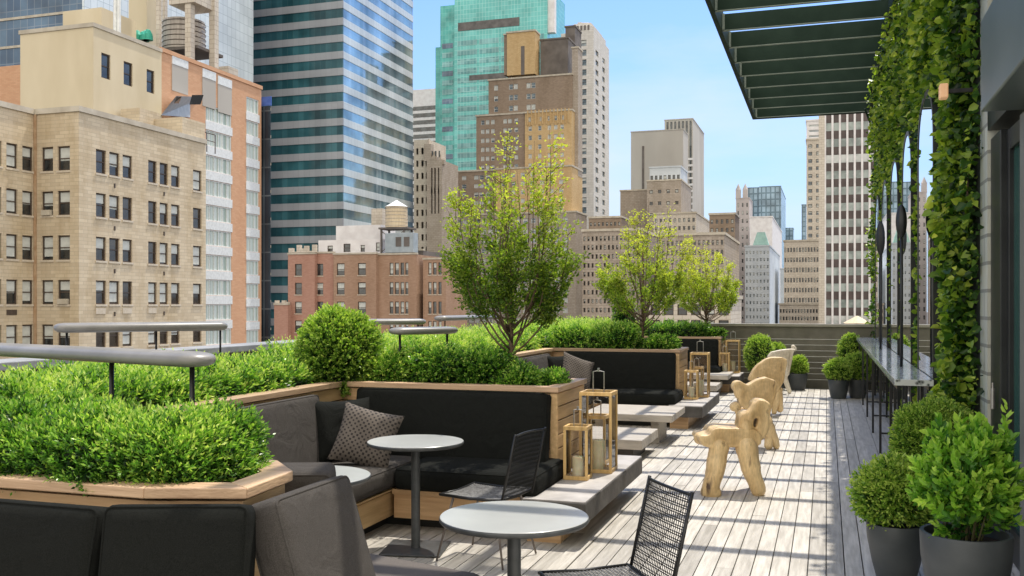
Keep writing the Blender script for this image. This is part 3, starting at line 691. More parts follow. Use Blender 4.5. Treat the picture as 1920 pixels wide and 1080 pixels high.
# low benches in the bays
for (yh, yl, nm) in ((11.50,10.22,'middle'),(18.35,17.55,'far')):
    b1 = thing('bench_table', 'higher pale timber bench slab in the %s bay' % nm, 'bench', (-2.3,yh+.55,0), 0, 'pale slab benches')
    m = MB(); m.box(-.55,.55,-.55,.55,.29,.375); m.build('slab', M['bench'], b1, bevel=.008)
    for lx in (-.4,.3):
        m = MB(); m.box(lx-.05,lx+.05,-.3,.3,0,.288); m.build('leg', M['bench'], b1, bevel=.006)
    b2 = thing('bench_table', 'lower pale timber slab in front of the higher one in the %s bay' % nm, 'bench', (-2.3,yl+.52,0), 0, 'pale slab benches')
    m = MB(); m.box(-.42,.42,-.52,.52,.14,.245); m.build('slab', M['bench'], b2, bevel=.008)
    m = MB(); m.box(-.3,.3,-.36,.36,0,.138); m.build('base', M['slabdark'], b2)
# ------------------------------------------------------------------ root wood stools (organic, built from tapered capsules, fused)
def capsule_pts(a, b, ra, rb):
    return a, b, ra, rb
def blob(name, segs, mat, parent, voxel=.011, smooth=5, polys=()):
    m = MB()
    for pts2, y0, y1 in polys:
        n = len(pts2); i = len(m.v)
        m.v += [(p[0],y0,p[1]) for p in pts2]+[(p[0],y1,p[1]) for p in pts2]
        m.f += [tuple(range(i,i+n)), tuple(reversed(range(i+n,i+2*n)))]+[(i+(k+1)%n,i+k,i+n+k,i+n+(k+1)%n) for k in range(n)]; m.t += [.5]*(n+2); m.mi += [0]*(n+2)
    for (a, b, ra, rb) in segs:
        a, b = Vector(a), Vector(b); n = 12
        d = (b-a); L = d.length; d = d.normalized() if L > 1e-5 else Vector((0,0,1))
        pts, rs = [], []
        for k in range(5): 
            w = math.pi/2*(k/4); pts.append(a - d*ra*math.cos(w)); rs.append(max(.001,ra*math.sin(w)))
        nn = max(2,int(L/.03))
        for k in range(1,nn): pts.append(a+d*L*k/nn); rs.append((ra+(rb-ra)*k/nn)*(1+.05*math.sin(k*.9+a.x*20)))
        for k in range(5):
            w = math.pi/2*(k/4); pts.append(b + d*rb*math.sin(w)); rs.append(max(.001,rb*math.cos(w)))
        m.tube(pts, rs, n)
    o = m.build(name, mat, parent, smooth=True)
    rm = o.modifiers.new('fuse','REMESH'); rm.mode = 'VOXEL'; rm.voxel_size = voxel; rm.use_smooth_shade = True
    sm = o.modifiers.new('smooth','SMOOTH'); sm.iterations = smooth; sm.factor = .5
    tx = bpy.data.textures.new(name+'_grain','CLOUDS'); tx.noise_scale = .11; tx.noise_depth = 3
    dp = o.modifiers.new('knots','DISPLACE'); dp.texture = tx; dp.strength = .013; dp.mid_level = .5
    return o
def stool(label, px0, py0, segs_seat, segs_back, legs, mat='root', pseat=(), pback=()):
    base = ground_at(px0, py0); d = -base.x*S+base.y*C; k = d/F; kr = k*1.08
    root = thing('root_stool', label, 'stool', (base.x, base.y, 0), PSI, 'carved root wood stools')
    def P(px, py, dy=0): return ((px-px0)*k, dy, (py0-py)*k)
    def conv(sg): return [(P(*a), P(*b), ra*kr, rb*kr) for (a,b,ra,rb) in sg]
    cp = lambda L_: [([(P(1280+x/3.375,620+y/3.375)[0], P(1280+x/3.375,620+y/3.375)[2]) for x,y in pts], a, b) for pts,a,b in L_]
    blob('seat', conv(segs_seat), M[mat], root, smooth=9, polys=cp(pseat))
    blob('backrest', conv(segs_back), M[mat], root, smooth=9, polys=cp(pback))
    for l in legs: blob('leg', conv([l] if not isinstance(l, list) else l), M[mat], root, .011, 4)
    return root
stool('nearest carved root wood stool with a knobbed back', 1375, 922,
  [((1312,822,.0),(1330,822,.05),11,14),((1405,822,.1),(1420,818,.1),17,16),((1345,824,.16),(1400,824,.16),12,12)],
  [((1392,786,-.1),(1394,800,-.1),11,14),((1424,755,-.06),(1432,759,-.06),9,9),((1398,778,-.12),(1412,758,-.1),9,8)],
  [[((1343,834,-.12),(1335,880,-.14),18,16),((1335,880,-.14),(1324,912,-.17),16,15),((1322,916,-.17),(1330,917,-.17),14,14)],
   [((1352,836,.18),(1347,876,.22),14,11),((1347,876,.22),(1342,898,.25),11,10)],
   [((1394,834,-.12),(1402,880,-.14),20,16),((1402,880,-.14),(1414,912,-.16),16,13)],
   [((1412,832,.14),(1418,870,.18),15,11),((1418,870,.18),(1430,896,.22),10,8)]],
  pseat=[([(80,668),(92,645),(150,645),(165,612),(200,598),(335,603),(430,610),(470,640),(470,700),(440,722),(150,726),(108,714)],-.17,.2)],
  pback=[([(335,606),(350,575),(345,540),(360,515),(390,500),(420,510),(435,480),(428,455),(460,424),(500,430),(532,455),(532,482),(505,492),(522,530),(522,600),(512,642),(480,682),(448,690),(440,600),(455,560),(440,520),(425,560),(425,620)],-.15,.07)])
stool('second carved root stool from the front, with two round lobes on its left', 1420, 842,
  [((1395,775,.15),(1438,778,.2),11,14)], [((1385,732,-.03),(1386,736,-.03),11,11),((1376,762,-.03),(1379,762,-.03),9,9)],
  [[((1436,790,0),(1442,820,.0),12,8),((1442,820,0),(1440,834,-.03),8,8)],[((1442,800,0),(1456,836,.02),10,7)],[((1395,780,.1),(1388,830,.15),10,8)],[((1400,780,.3),(1396,818,.35),9,7)]],
  pseat=[([(400,560),(420,520),(540,520),(545,600),(500,640),(440,630)],.0,.3)],
  pback=[([(304,350),(320,320),(350,312),(378,330),(400,340),(470,302),(520,292),(575,312),(588,340),(578,400),(558,470),(538,560),(520,615),(480,600),(440,560),(400,500),(365,470),(345,440),(350,420),(332,395),(314,375)],-.09,.05)])
stool('third carved root stool from the front, with a tall flat slab back', 1440, 779,
  [((1412,738,.2),(1450,738,.2),8,10)], [((1428,690,.05),(1440,700,.05),6,8)],
  [[((1456,735,0),(1452,772,0),8,5)],[((1460,732,0),(1464,768,.05),7,6)],[((1416,738,.1),(1410,772,.15),8,6)]],
  pseat=[([(440,360),(520,350),(600,360),(600,400),(520,420),(440,400)],.0,.25)],
  pback=[([(412,312),(425,280),(442,245),(480,205),(522,176),(560,166),(620,166),(652,180),(655,205),(642,262),(632,322),(616,352),(590,388),(560,380),(520,350),(500,300),(470,290),(440,318)],-.08,.05)])
stool('farthest carved root stool, palest, beside the potted ball shrub', 1460, 738,
  [((1440,706,0),(1470,704,0),6,7)], [((1487,650,0),(1490,655,0),4,4)],
  [[((1468,700,0),(1480,734,0),5,4)],[((1444,706,0),(1438,734,.05),5,4)],[((1455,706,.2),(1452,730,.25),5,4)]], 'rootpale',
  pback=[([(535,165),(560,132),(620,120),(680,114),(712,118),(696,138),(690,175),(678,235),(668,285),(640,285),(650,230),(640,180),(600,178),(555,185)],-.07,.05)])
# ------------------------------------------------------------------ potted shrubs
def pot(root, R0, h, rb):
    m = MB(); m.lathe([(0.001,.0),(rb,0),(rb+.01,.006),(rb+(R0-rb)*.55,h*.35),(R0*.97,h*.75),(R0,h-.01),(R0-.004,h),(R0-.022,h),(R0-.026,h-.012),(R0-.03,h-.06)], 48)
    m.build('pot', M['pot'], root, smooth=40)
    m = MB(); m.lathe([(R0-.028,h-.05),(.001,h-.035)], 32); m.build('soil', M['soil'], root)
def potted(label, x, y, R0, h, rb, br, bz, n, leaf, stem, tone0=.3, k=7, name='potted_shrub'):
    r = thing(name, label, 'potted plant', (x,y,0), random.random()*6, 'potted shrubs on the deck'); pot(r, R0, h, rb)
    f = ball_leaves(r, n, br, bz, h+bz*.78, leaf, stem, tone0, k, 'box', .02)
    return r
P1 = at_depth(1680,0,5.85)
potted('small potted box shrub in dark pot at the bottom right, left of the leafy one', P1.x, P1.y, .172,.375,.095,.21,.205, 2600,.032,.07,.30,8)
P2 = at_depth(1757,0,7.2)
potted('large clipped ball shrub behind the leafy potted plant', P2.x, P2.y, .24,.45,.14,.30,.29, 6500,.026,.06,.22,8)
P3 = at_depth(1811,0,4.95)
r = thing('potted_plant', 'potted plant with large bright pointed leaves in wide dark pot, bottom right', 'potted plant', (P3.x,P3.y,0), 0, 'potted shrubs on the deck'); pot(r, .222,.53,.13)
n = 430; D = nrm(rng.normal(size=(n,3))*np.array([1,1,.75])+np.array([0,0,.35])); rr = rng.random(n)**.4
Pp = D*np.array([.20,.20,.26])*rr[:,None]+np.array([0,0,.74])
parts = [sprigs(Pp, D*.6, 15, .12, .054, .54, up=.9, tone0=.24, rich=True, jit=.25)]
tall = np.array([[.18,.02,.98],[.20,.05,.92],[-.02,.05,.98],[-.16,.02,.86],[.1,.1,.93],[.0,0,.95]]); parts.append(sprigs(tall, np.zeros((6,3)), 14, .15, .062, .48, up=1, tone0=.4, rich=True, jit=.15))
V, Fq, T = cat_parts(parts); mesh_from_np('foliage', V, Fq, T, M['mint'], r)
m = MB()
for k in range(26):
    a = k*2.4; q = .13*math.sqrt(k/26); e = .19*math.sqrt(k/26)
    m.tube([(math.cos(a)*q*.6,math.sin(a)*q*.6,.48),(math.cos(a)*q,math.sin(a)*q,.62),(math.cos(a)*e,math.sin(a)*e,.88)], [.005,.004,.002], 5)
m.build('stems', noise_mat('stem', (.06,.05,.02), (.12,.12,.04), 5, .8), r)
for (px, py, R0, h, br, bz, lb) in ((1572,747,.185,.34,.25,.21,'low wide shrub in a grey pot at the far end, left of the bar'),
        (1608,746,.185,.34,.25,.26,'fuller shrub in a grey pot against the far end of the bar'),
        (1595,731,.18,.40,.24,.40,'tallest rounded shrub at the far right, behind the two potted ones'),
        (1496,731,.19,.33,.19,.20,'potted ball shrub beside the palest root stool'),
        (1425,731,.20,.36,.29,.42,'tall rounded shrub in a dark pot behind the root stools'),
        (1456,729,.18,.36,.22,.30,'half hidden potted shrub behind the stools, right of the tall one')):
    g = ground_at(px, py)
    if g.y > 20.2: g = g*(20.2/g.y)
    potted(lb, g.x, g.y, R0, h, R0*.66, br, bz, 1500, .036, .075, .36, 7)
# ------------------------------------------------------------------ bar counter
bar = thing('bar_counter', 'narrow speckled stone bar counter on black legs along the mirrors', 'bar counter', (.725,9,0))
m = MB(); m.box(-.165,.152,.0,11.3,.995,1.05,.5); m.build('countertop', M['granite'], bar, bevel=.004)
m = MB(); m.box(-.14,-.115,.05,11.2,.955,.993,.5); m.box(.115,.14,.05,11.2,.955,.993,.5); m.build('apron', M['black'], bar)
for k, yy in enumerate((.25,.85,2.75,4.6,6.5,8.3,10.2)):
    for xx in (-.155,.12):
        m = MB(); m.box(xx,xx+.026,yy,yy+.026,0,.954,.5); m.build('leg', M['black'], bar)
    m = MB(); m.box(-.128,.119,yy+.004,yy+.022,.22,.24,.5); m.build('footrest', M['black'], bar)
# ------------------------------------------------------------------ arched mirrors
def arch_mirror(label, y0, y1, ztop=3.70, oval=None):
    r = thing('arched_mirror', label, 'mirror', (.885,(y0+y1)/2,0), 0, 'arched mirrors on the ivy wall'); w = (y1-y0)/2; n = 24
    ze = ztop-.55
    arc = [(w*math.copysign(abs(math.cos(math.pi*k/n))**.85,math.cos(math.pi*k/n)), ze+.55*math.sin(math.pi*k/n)**.85) for k in range(n+1)]
    prof = [(w,.12)]+arc+[(-w,.12)]
    m = MB(); i = len(m.v); m.v += [(0,p[0],p[1]) for p in prof]; m.f.append(tuple(range(len(prof)))); m.t.append(.5); m.mi.append(0)
    m.build('mirror_glass', M['mirror'], r)
    m = MB(); t = .05
    pin = [(p[0]*(w-t)/w if True else 0, p[1]-(t*.9 if p[1]>.2 else -t)) for p in prof]
    pts = prof+[prof[0]]; pi_ = pin+[pin[0]]
    for k in range(len(pts)-1):
        a, b, c, d = pts[k], pts[k+1], pi_[k+1], pi_[k]
        m.quad((-.006,*a),(-.006,*b),(-.006,*c),(-.006,*d)); m.quad((-.006,*a),(-.006,*b),(.12,*b),(.12,*a)); m.quad((-.006,*d),(-.006,*c),(.0,*c),(.0,*d))
    m.build('frame', M['frame'], r)
    if oval:
        oy, oz, ow, oh = oval
        m = MB(); m.tube([(-.10,oy,1.06),(-.10,oy,oz-oh*.8)], .018, 8); 
        vs = [( -.12, oy+ow*math.cos(2*math.pi*k/28), oz+oh*math.sin(2*math.pi*k/28)) for k in range(28)]
        i = len(m.v); m.v += vs + [(-.09,v[1],v[2]) for v in vs]
        m.f.append(tuple(range(i,i+28))); m.f.append(tuple(reversed(range(i+28,i+56)))); m.t += [.5,.5]; m.mi += [0,0]
        for k in range(28): m.f.append((i+k,i+(k+1)%28,i+28+(k+1)%28,i+28+k)); m.t.append(.5); m.mi.append(0)
        m.build('oval_paddle', M['frame'], r)
    return r
MR = [(y_on_x(b_,.885),min(20.55,y_on_x(a_,.885))) for a_,b_ in ((1721,1751),(1692,1709),(1670,1683.5),(1653.5,1663.5),(1641.5,1648.5))]
for (a_,b_), lb in zip(MR, ('nearest arched mirror on the ivy wall, its whole frame visible','second arched mirror from the near end of the bar','third arched mirror from the near end, right behind the larger dark oval','fourth arched mirror from the near end of the bar','farthest arched mirror next to the parapet')):
    arch_mirror(lb, a_, b_)
for (px_, py_, y_, hw_, hh_, lb) in ((1690,415,y_on_x(1690,.74),.056,.175,'larger dark oval paddle light on a thin pole, between the second and third mirrors'),(1651,447,y_on_x(1651,.74),.062,.25,'smaller looking dark oval paddle light near the far end of the bar')):
    x_ = x_on_y(px_, y_); zc = z_at(x_, y_, py_)
    t = thing('paddle_light', lb, 'light', (x_, y_, 1.052), 0, 'oval paddle lights on the bar')
    m = MB(); n = 14; m.lathe([(max(.001,hw_*math.sin(math.pi*k/n)), zc-1.052-hh_*math.cos(math.pi*k/n)) for k in range(n+1)], 20); m.build('oval_head', M['frame'], t, smooth=True)
    m = MB(); m.tube([(0,0,0),(0,0,zc-1.052-hh_*.9)], .014, 8); m.build('pole', M['frame'], t, smooth=True)
# ------------------------------------------------------------------ hotel building on the right
hb = thing('terrace_building', 'dark terrace building on the right with brick pier, glazed door and steel fascia', 'building', (1.1,8,0))
m = MB(); m.box(0,10,.0,12.85,-.02,6.6,.5); m.build('wall', M['bwall'], hb)
m = MB(); m.box(.0,.5,-.35,-.002,-.02,6.6,.5); m.build('brick_pier', M['pier'], hb)
m = MB(); m.box(-.17,.6,-8,-1.27,2.92,3.50,.5); m.build('fascia_beam', M['hbeam'], hb, bevel=.01)
m = MB(); m.box(.0,.6,-1.265,-.355,2.95,3.46,.5); m.build('beam_end', M['frame'], hb)
m = MB(); m.box(.06,.6,-8,-.36,3.52,6.6,.5); m.build('upper_wall', M['bwall'], hb)
dr = thing('glass_door', 'tall dark framed glass door at the right edge', 'door', (1.12,6.9,0))
m = MB(); m.box(0,.14,.34,.745,-.02,2.89,.5); m.build('frame', M['frame'], dr, bevel=.006)
m = MB(); m.box(.04,.12,.26,.335,.0,2.88,.5); m.box(.04,.12,-.34,-.26,.0,2.88,.5); m.box(.045,.115,-.258,.258,2.74,2.88,.5); m.box(.045,.115,-.258,.258,.0,.22,.5); m.build('stile', M['frame'], dr, bevel=.004)
m = MB(); m.box(.07,.08,-.26,.26,.22,2.74,.5); m.build('pane', M['doorglass'], dr)
m = MB(); m.box(.0,.14,-2.6,-.345,-.02,2.86,.5); m.build('side_panel', M['pale_frame'], dr, bevel=.01)
m = MB(); m.tube([(-.03,.45,.98),(-.03,.45,1.12)], .016, 10); m.tube([(-.03,.45,1.12),(-.03,.45,1.16)], .007, 8); m.build('handle', M['steel'], dr, smooth=40)
# ------------------------------------------------------------------ ivy
iv = thing('climbing_ivy', 'dense climbing ivy covering the wall around the mirrors', 'climbing plant', (1.0,8,0))
def ivy_leaves(n, yr, zr, mirrors, size, xw=1.085, dep=.20, thin=True):
    Y = yr[0]+(yr[1]-yr[0])*rng.random(n); Z = zr[0]+(zr[1]-zr[0])*rng.random(n)
    keep = np.ones(n, bool)
    for (y0,y1,zt) in mirrors:
        c = (y0+y1)/2; w = (y1-y0)/2
        ins = (np.abs(Y-c) < w-.0) & (Z < zt-.55+.55*np.sqrt(np.clip(1-((Y-c)/w)**2,0,1))+.0) & (Z > .1)
        keep &= ~ins
    low = (Z < 3.2) & (Y > 9.5) & (Y < 20.6)
    keep &= ~(low & (rng.random(n) < .6))
    lum = np.sin(Y*3.1+Z*2.2+2*np.sin(Z*1.3))*np.sin(Z*3.7-Y*1.3+np.sin(Y*2.3))
    if thin: keep &= ~((rng.random(n) < np.clip(-lum*.9-.25,0,.75)))
    Y, Z, lum = Y[keep], Z[keep], lum[keep]; k = len(Y)
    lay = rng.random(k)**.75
    near_m = (Z < 4.0) & (Y > 9.0) & (Y < 20.6); nm2 = (Z < 4.0) & (Y > 8.4) & (Y <= 9.0)
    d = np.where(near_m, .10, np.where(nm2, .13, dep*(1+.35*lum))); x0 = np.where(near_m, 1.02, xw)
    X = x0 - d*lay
    P = np.stack([X,Y,Z],axis=1)
    D = nrm(np.stack([-.55+rng.normal(size=k)*.45, -.15+rng.normal(size=k)*.6, -.35+rng.normal(size=k)*.5],axis=1))
    sz = size*(.4+1.1*rng.random(k)**1.6)
    V, Fq = leaf_quads(P, D, sz, .82, .3)
    T = np.clip(.03+.42*lay+.18*lum*lay+rng.normal(size=k)*.18+.05*(Z/6)+ (rng.random(k)>.93)*.4,0,1)  # inner leaves darker: shade in the gaps painted into leaf tone
    return V, Fq, np.repeat(T,2)
mir = [(a_-.02,b_+.02,3.70) for a_,b_ in MR]
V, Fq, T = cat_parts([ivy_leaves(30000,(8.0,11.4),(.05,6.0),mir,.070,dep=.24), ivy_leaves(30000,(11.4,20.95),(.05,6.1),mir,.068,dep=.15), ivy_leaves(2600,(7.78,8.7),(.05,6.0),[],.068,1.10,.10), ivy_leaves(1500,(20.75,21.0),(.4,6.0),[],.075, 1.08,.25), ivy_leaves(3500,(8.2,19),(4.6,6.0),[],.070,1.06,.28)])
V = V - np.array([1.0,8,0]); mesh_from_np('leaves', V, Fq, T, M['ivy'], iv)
m = MB()
for k in range(90):
    y = random.uniform(-.1,12.8); z = random.uniform(0,4.5)
    pts = [(random.uniform(-.02,.06), y+.12*math.sin(j*1.1+k), z+j*.25) for j in range(8)]
    if any(a-8 < y < b-8 for a,b,_ in mir): continue
    m.tube(pts, .007, 5)
m.build('stems', M['bark'], iv)
wl = at_depth(1768,171,6.6*1.28)
lp = thing('wall_lamp', 'small lit peach coloured lamp half buried in the ivy', 'lamp', (.84,y_on_x(1769,.84),z_at(.84,y_on_x(1769,.84),172)))
m = MB(); m.box(-.03,.03,-.05,.05,-.055,.055,.5); m.build('shade', M['lampshade'], lp, bevel=.01)
m = MB(); m.box(.031,.2,-.015,.015,-.015,.015,.5); m.build('bracket', M['black'], lp)
# ------------------------------------------------------------------ canopy of louvers
cn = thing('louver_canopy', 'dark green metal louver canopy overhanging the deck', 'canopy', (-.28,14,5.6))
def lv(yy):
    m = MB(); m.box(-1.13,1.08,yy-.022,yy+.022,0.012,.24,.5); m.box(-1.13,1.08,yy-.030,yy+.022,0.0,.010,.5,1); m.box(-1.132,-1.10,yy-.05,yy-.0225,0.012,.24,.5,1); return m.build('louver', [M['louver'],M['lit_line_gusset']], cn)  # pale bottom strip added to paint the lit gaps and edges between louvers
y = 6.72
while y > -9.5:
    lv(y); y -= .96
for xx in (-1.20,1.085):
    m = MB(); m.box(xx,xx+.065,-9.8,6.78,-.01,.30,.5); m.build('side_beam', M['louver'], cn)
m = MB(); m.box(-1.20,1.15,6.785,6.83,-.01,.30,.5); m.build('end_beam', M['louver'], cn)
for yy in (6.4,4.2): m = MB(); m.tube([(1.0,yy,.0),(1.2,yy+.2,-.5)], .02, 6); m.build('bracket', M['louver'], cn)
# ------------------------------------------------------------------ bar lights (grey bars on thin posts)
def railbar(label, a, b, th, posts, zp):
    a, b = Vector(a), Vector(b); mid = (a+b)/2; d = (b-a); L = d.length; rz = math.atan2(d.y,d.x)
    r = thing('post_rail', label, 'rail', (mid.x,mid.y,0), rz, 'grey bars on thin posts above the hedges')
    m = MB(); n = 20; prof = []
    w, h = th*1.35, th/2
    ring = lambda s: [(s[0], w*s[1]*math.copysign(abs(math.cos(q))**.75,math.cos(q)), mid.z+h*s[1]*math.copysign(abs(math.sin(q))**.75,math.sin(q))) for q in [2*math.pi*k/n for k in range(n)]]
    secs = [(-L/2,.15),(-L/2+.012,.55),(-L/2+.04,.85),(-L/2+.09,1),(0,1),(L/2-.09,1),(L/2-.04,.85),(L/2-.012,.55),(L/2,.15)]
    i0 = 0
    for s in secs: m.v += ring(s)
    for k in range(len(secs)-1):
        for j in range(n): m.f.append((k*n+j,k*n+(j+1)%n,(k+1)*n+(j+1)%n,(k+1)*n+j)); m.t.append(.5); m.mi.append(0)
    m.f.append(tuple(reversed(range(n)))); m.f.append(tuple(range((len(secs)-1)*n,len(secs)*n))); m.t += [.5,.5]; m.mi += [0,0]
    m.build('bar', M['greymetal'], r, smooth=True)
    for t in posts:
        q = -L/2+L*t
        m = MB(); m.tube([(q,0,zp),(q,0,mid.z-h*.6)], .011, 8); m.build('post', M['black'], r, smooth=True)
railbar('nearest grey bar on thin posts, rising from the near hedge', (-4.35,3.97,1.47), (-2.44,3.40,1.47), .066, (.12,.66,.95), .95)
railbar('long grey bar on three posts behind the nearest one', (-7.2,7.57,1.47), (-6.15,8.91,1.47), .10, (.07,.57,.96), 1.0)
railbar('short grey bar on two posts right of the dome shrub', (-3.57,7.55,1.47), (-3.18,8.10,1.47), .068, (.14,.86), 1.0)
railbar('grey bar behind the dome shrub, half hidden by it', (-5.93,11.3,1.47), (-5.14,11.97,1.47), .085, (.2,.9), .9)
railbar('farthest grey bar, behind the crown of the nearest tree', (-6.12,14.8,1.47), (-5.89,17.06,1.47), .09, (.1,.9), .9)
#CITY
# ------------------------------------------------------------------ the city
BM = {  # far buildings get lightened tones, distance haze painted into the colour
 'cream': brick_mat('cream_brick', (.53,.44,.315), (.64,.545,.40), (.47,.40,.295), .9,.28, .85, dirt=(.68,.60,.46)),
 'creamplain': noise_mat('cream_stucco', (.56,.47,.31), (.67,.58,.41), .25, .9, stretch=(1,1,.35), detail=10),
 'peach': brick_mat('peach_brick', (.56,.315,.19), (.62,.37,.23), (.5,.32,.2), .5,.16, .3, dirt=(.8,.7,.6)),
 'red': brick_mat('red_brick', (.34,.215,.145), (.41,.27,.19), (.33,.23,.17), .5,.16, .6, dirt=(.66,.6,.5)),
 'redder': brick_mat('pink_red_brick', (.40,.215,.16), (.46,.265,.20), (.36,.23,.18), .5,.16, .5, dirt=(.75,.65,.55)),
 'brown': brick_mat('brown_brick', (.27,.205,.15), (.33,.255,.19), (.24,.18,.14), .8,.3, .5),
 'ochre': brick_mat('ochre_brick', (.54,.38,.19), (.62,.45,.24), (.44,.32,.18), .8,.3, .5, dirt=(.72,.6,.45)),
 'tan': brick_mat('tan_stone', (.55,.495,.42), (.62,.565,.48), (.44,.38,.31), 1,.5, .4),
 'grey': brick_mat('grey_stone', (.56,.54,.50), (.63,.61,.57), (.50,.48,.45), 2,1, .3),
 'greybrown': brick_mat('greybrown_stone', (.36,.31,.255), (.43,.375,.315), (.28,.23,.19), 1,.5, .5),
 'white': noise_mat('white_render', (.66,.63,.62), (.78,.76,.75), .6, .8, detail=8),
 'lilac': noise_mat('lilac_stone', (.42,.38,.37), (.50,.46,.45), .2, .9),
 'paleblue': noise_mat('paleblue_stone', (.46,.50,.53), (.56,.60,.63), .2, .8),
 'concrete': noise_mat('concrete', (.40,.375,.335), (.48,.455,.41), .08, .9, stretch=(1,1,.3), detail=9),
 'dark': noise_mat('dark_brick', (.11,.095,.085), (.17,.15,.135), .3, .9),
 'coping': noise_mat('pale_coping', (.42,.37,.29), (.54,.49,.40), 1, .8),
 'wframe': noise_mat('window_frame', (.055,.038,.025), (.08,.055,.04), 4, .6),
 'wwhite': noise_mat('white_frame', (.62,.64,.63), (.74,.76,.75), 4, .5),
 'blind': noise_mat('roller_blind', (.50,.52,.49), (.60,.62,.58), 2, .8),
 'sill': noise_mat('stone_sill', (.50,.43,.33), (.58,.51,.41), 3, .8),
 'tankwood': noise_mat('tank_wood', (.52,.42,.28), (.66,.55,.38), 2, .8, stretch=(4,4,.2)),
 'tankgrey': noise_mat('tank_grey', (.36,.32,.28), (.48,.44,.39), 2, .8, stretch=(4,4,.2)),
 'copper': noise_mat('green_copper', (.25,.42,.37), (.34,.52,.46), 1, .7),
 'tarp': noise_mat('green_tarp', (.02,.30,.21), (.04,.42,.30), 3, .5),
 'roofdark': noise_mat('roofing', (.10,.095,.09), (.17,.16,.15), .4, .9),
 'curtain': noise_mat('curtains', (.34,.42,.37), (.66,.72,.68), 3.0, .6, stretch=(1,1,.02), ramp=(.4,.6)),
}
def pane_mat(name, a, b, rough=.08):
    return noise_mat(name, a, b, .35, rough, spec=.8, stretch=(1,1,1), ramp=(.4,.6))
BM['pane'] = pane_mat('dark_pane', (.02,.022,.022), (.075,.085,.085))
BM['paneblue'] = pane_mat('blue_pane', (.10,.13,.15), (.24,.30,.33))
BM['panebrown'] = pane_mat('brown_pane', (.035,.028,.022), (.12,.10,.075))
GW = {
 'teal': glass_wall_mat('teal_bands', (.016,.07,.085), (.06,.17,.195), 1.5, 50, (.05,.12,.125), .12, .5, lw=.05),
 'spandrel': glass_wall_mat('spandrel_bands', (.33,.345,.365), (.38,.395,.415), 1.5, 50, (.28,.30,.32), .3, .5, lw=.04, wav=0, var=(.9,1.08)),
 'spanside': glass_wall_mat('side_spandrel', (.50,.56,.58), (.56,.62,.64), 1.5, 50, (.40,.46,.48), .15, .6, lw=.05, wav=.0, var=(.85,1.1)),  # side-face copy of the spandrel, painted paler as the better lit face
 'tealside': glass_wall_mat('side_glass', (.20,.34,.40), (.34,.48,.55), 1.5, 50, (.28,.38,.40), .05, .9, metal=.55, lw=.05),
 'green': glass_wall_mat('green_glass', (.10,.41,.38), (.15,.49,.46), 1.5, 2.0, (.30,.60,.56), .18, .5, metal=.1, lw=.07, var=(.88,1.12)),
 'greendark': glass_wall_mat('green_glass_dark', (.05,.33,.30), (.10,.42,.38), 1.5, 2.0, (.18,.46,.42), .15, .5, metal=.1, lw=.05, var=(.7,1.2)),
 'greenband': glass_wall_mat('green_window_band', (.08,.27,.28), (.20,.42,.42), 1.5, 2.3, (.26,.52,.49), .15, .5, lw=.12, var=(.7,1.2)),
 'sky': glass_wall_mat('pale_sky_glass', (.62,.69,.72), (.70,.77,.80), 1.6, 2.1, (.44,.51,.54), .25, .5, metal=.0, lw=.06, wav=.005, var=(.9,1.06)),  # bright sky reflection painted into the pale base colour
 'blue': glass_wall_mat('blue_glass', (.035,.075,.13), (.08,.14,.20), 1.6, 3.2, (.14,.18,.22), .1, .7, metal=.2, lw=.08),
 'bluedark': glass_wall_mat('dark_blue_glass', (.02,.03,.045), (.05,.065,.085), 1.6, 3.2, (.10,.12,.14), .15, .4, lw=.08),
 'slate': glass_wall_mat('slate_glass', (.20,.29,.36), (.26,.36,.43), 2.4, 3.5, (.10,.16,.2), .2, .5, metal=.1, lw=.4),  # tone lightened with distance, haze painted into the glass colour
}
BASE = -50.0
def boxobj(root, name, mat, x0,x1,y0,y1,z0,z1, bevel=0):
    ox, oy, oz = root.location
    m = MB(); m.box(x0-ox,x1-ox,y0-oy,y1-oy,z0-oz,z1-oz,.5); return m.build(name, mat, root, bevel=bevel)
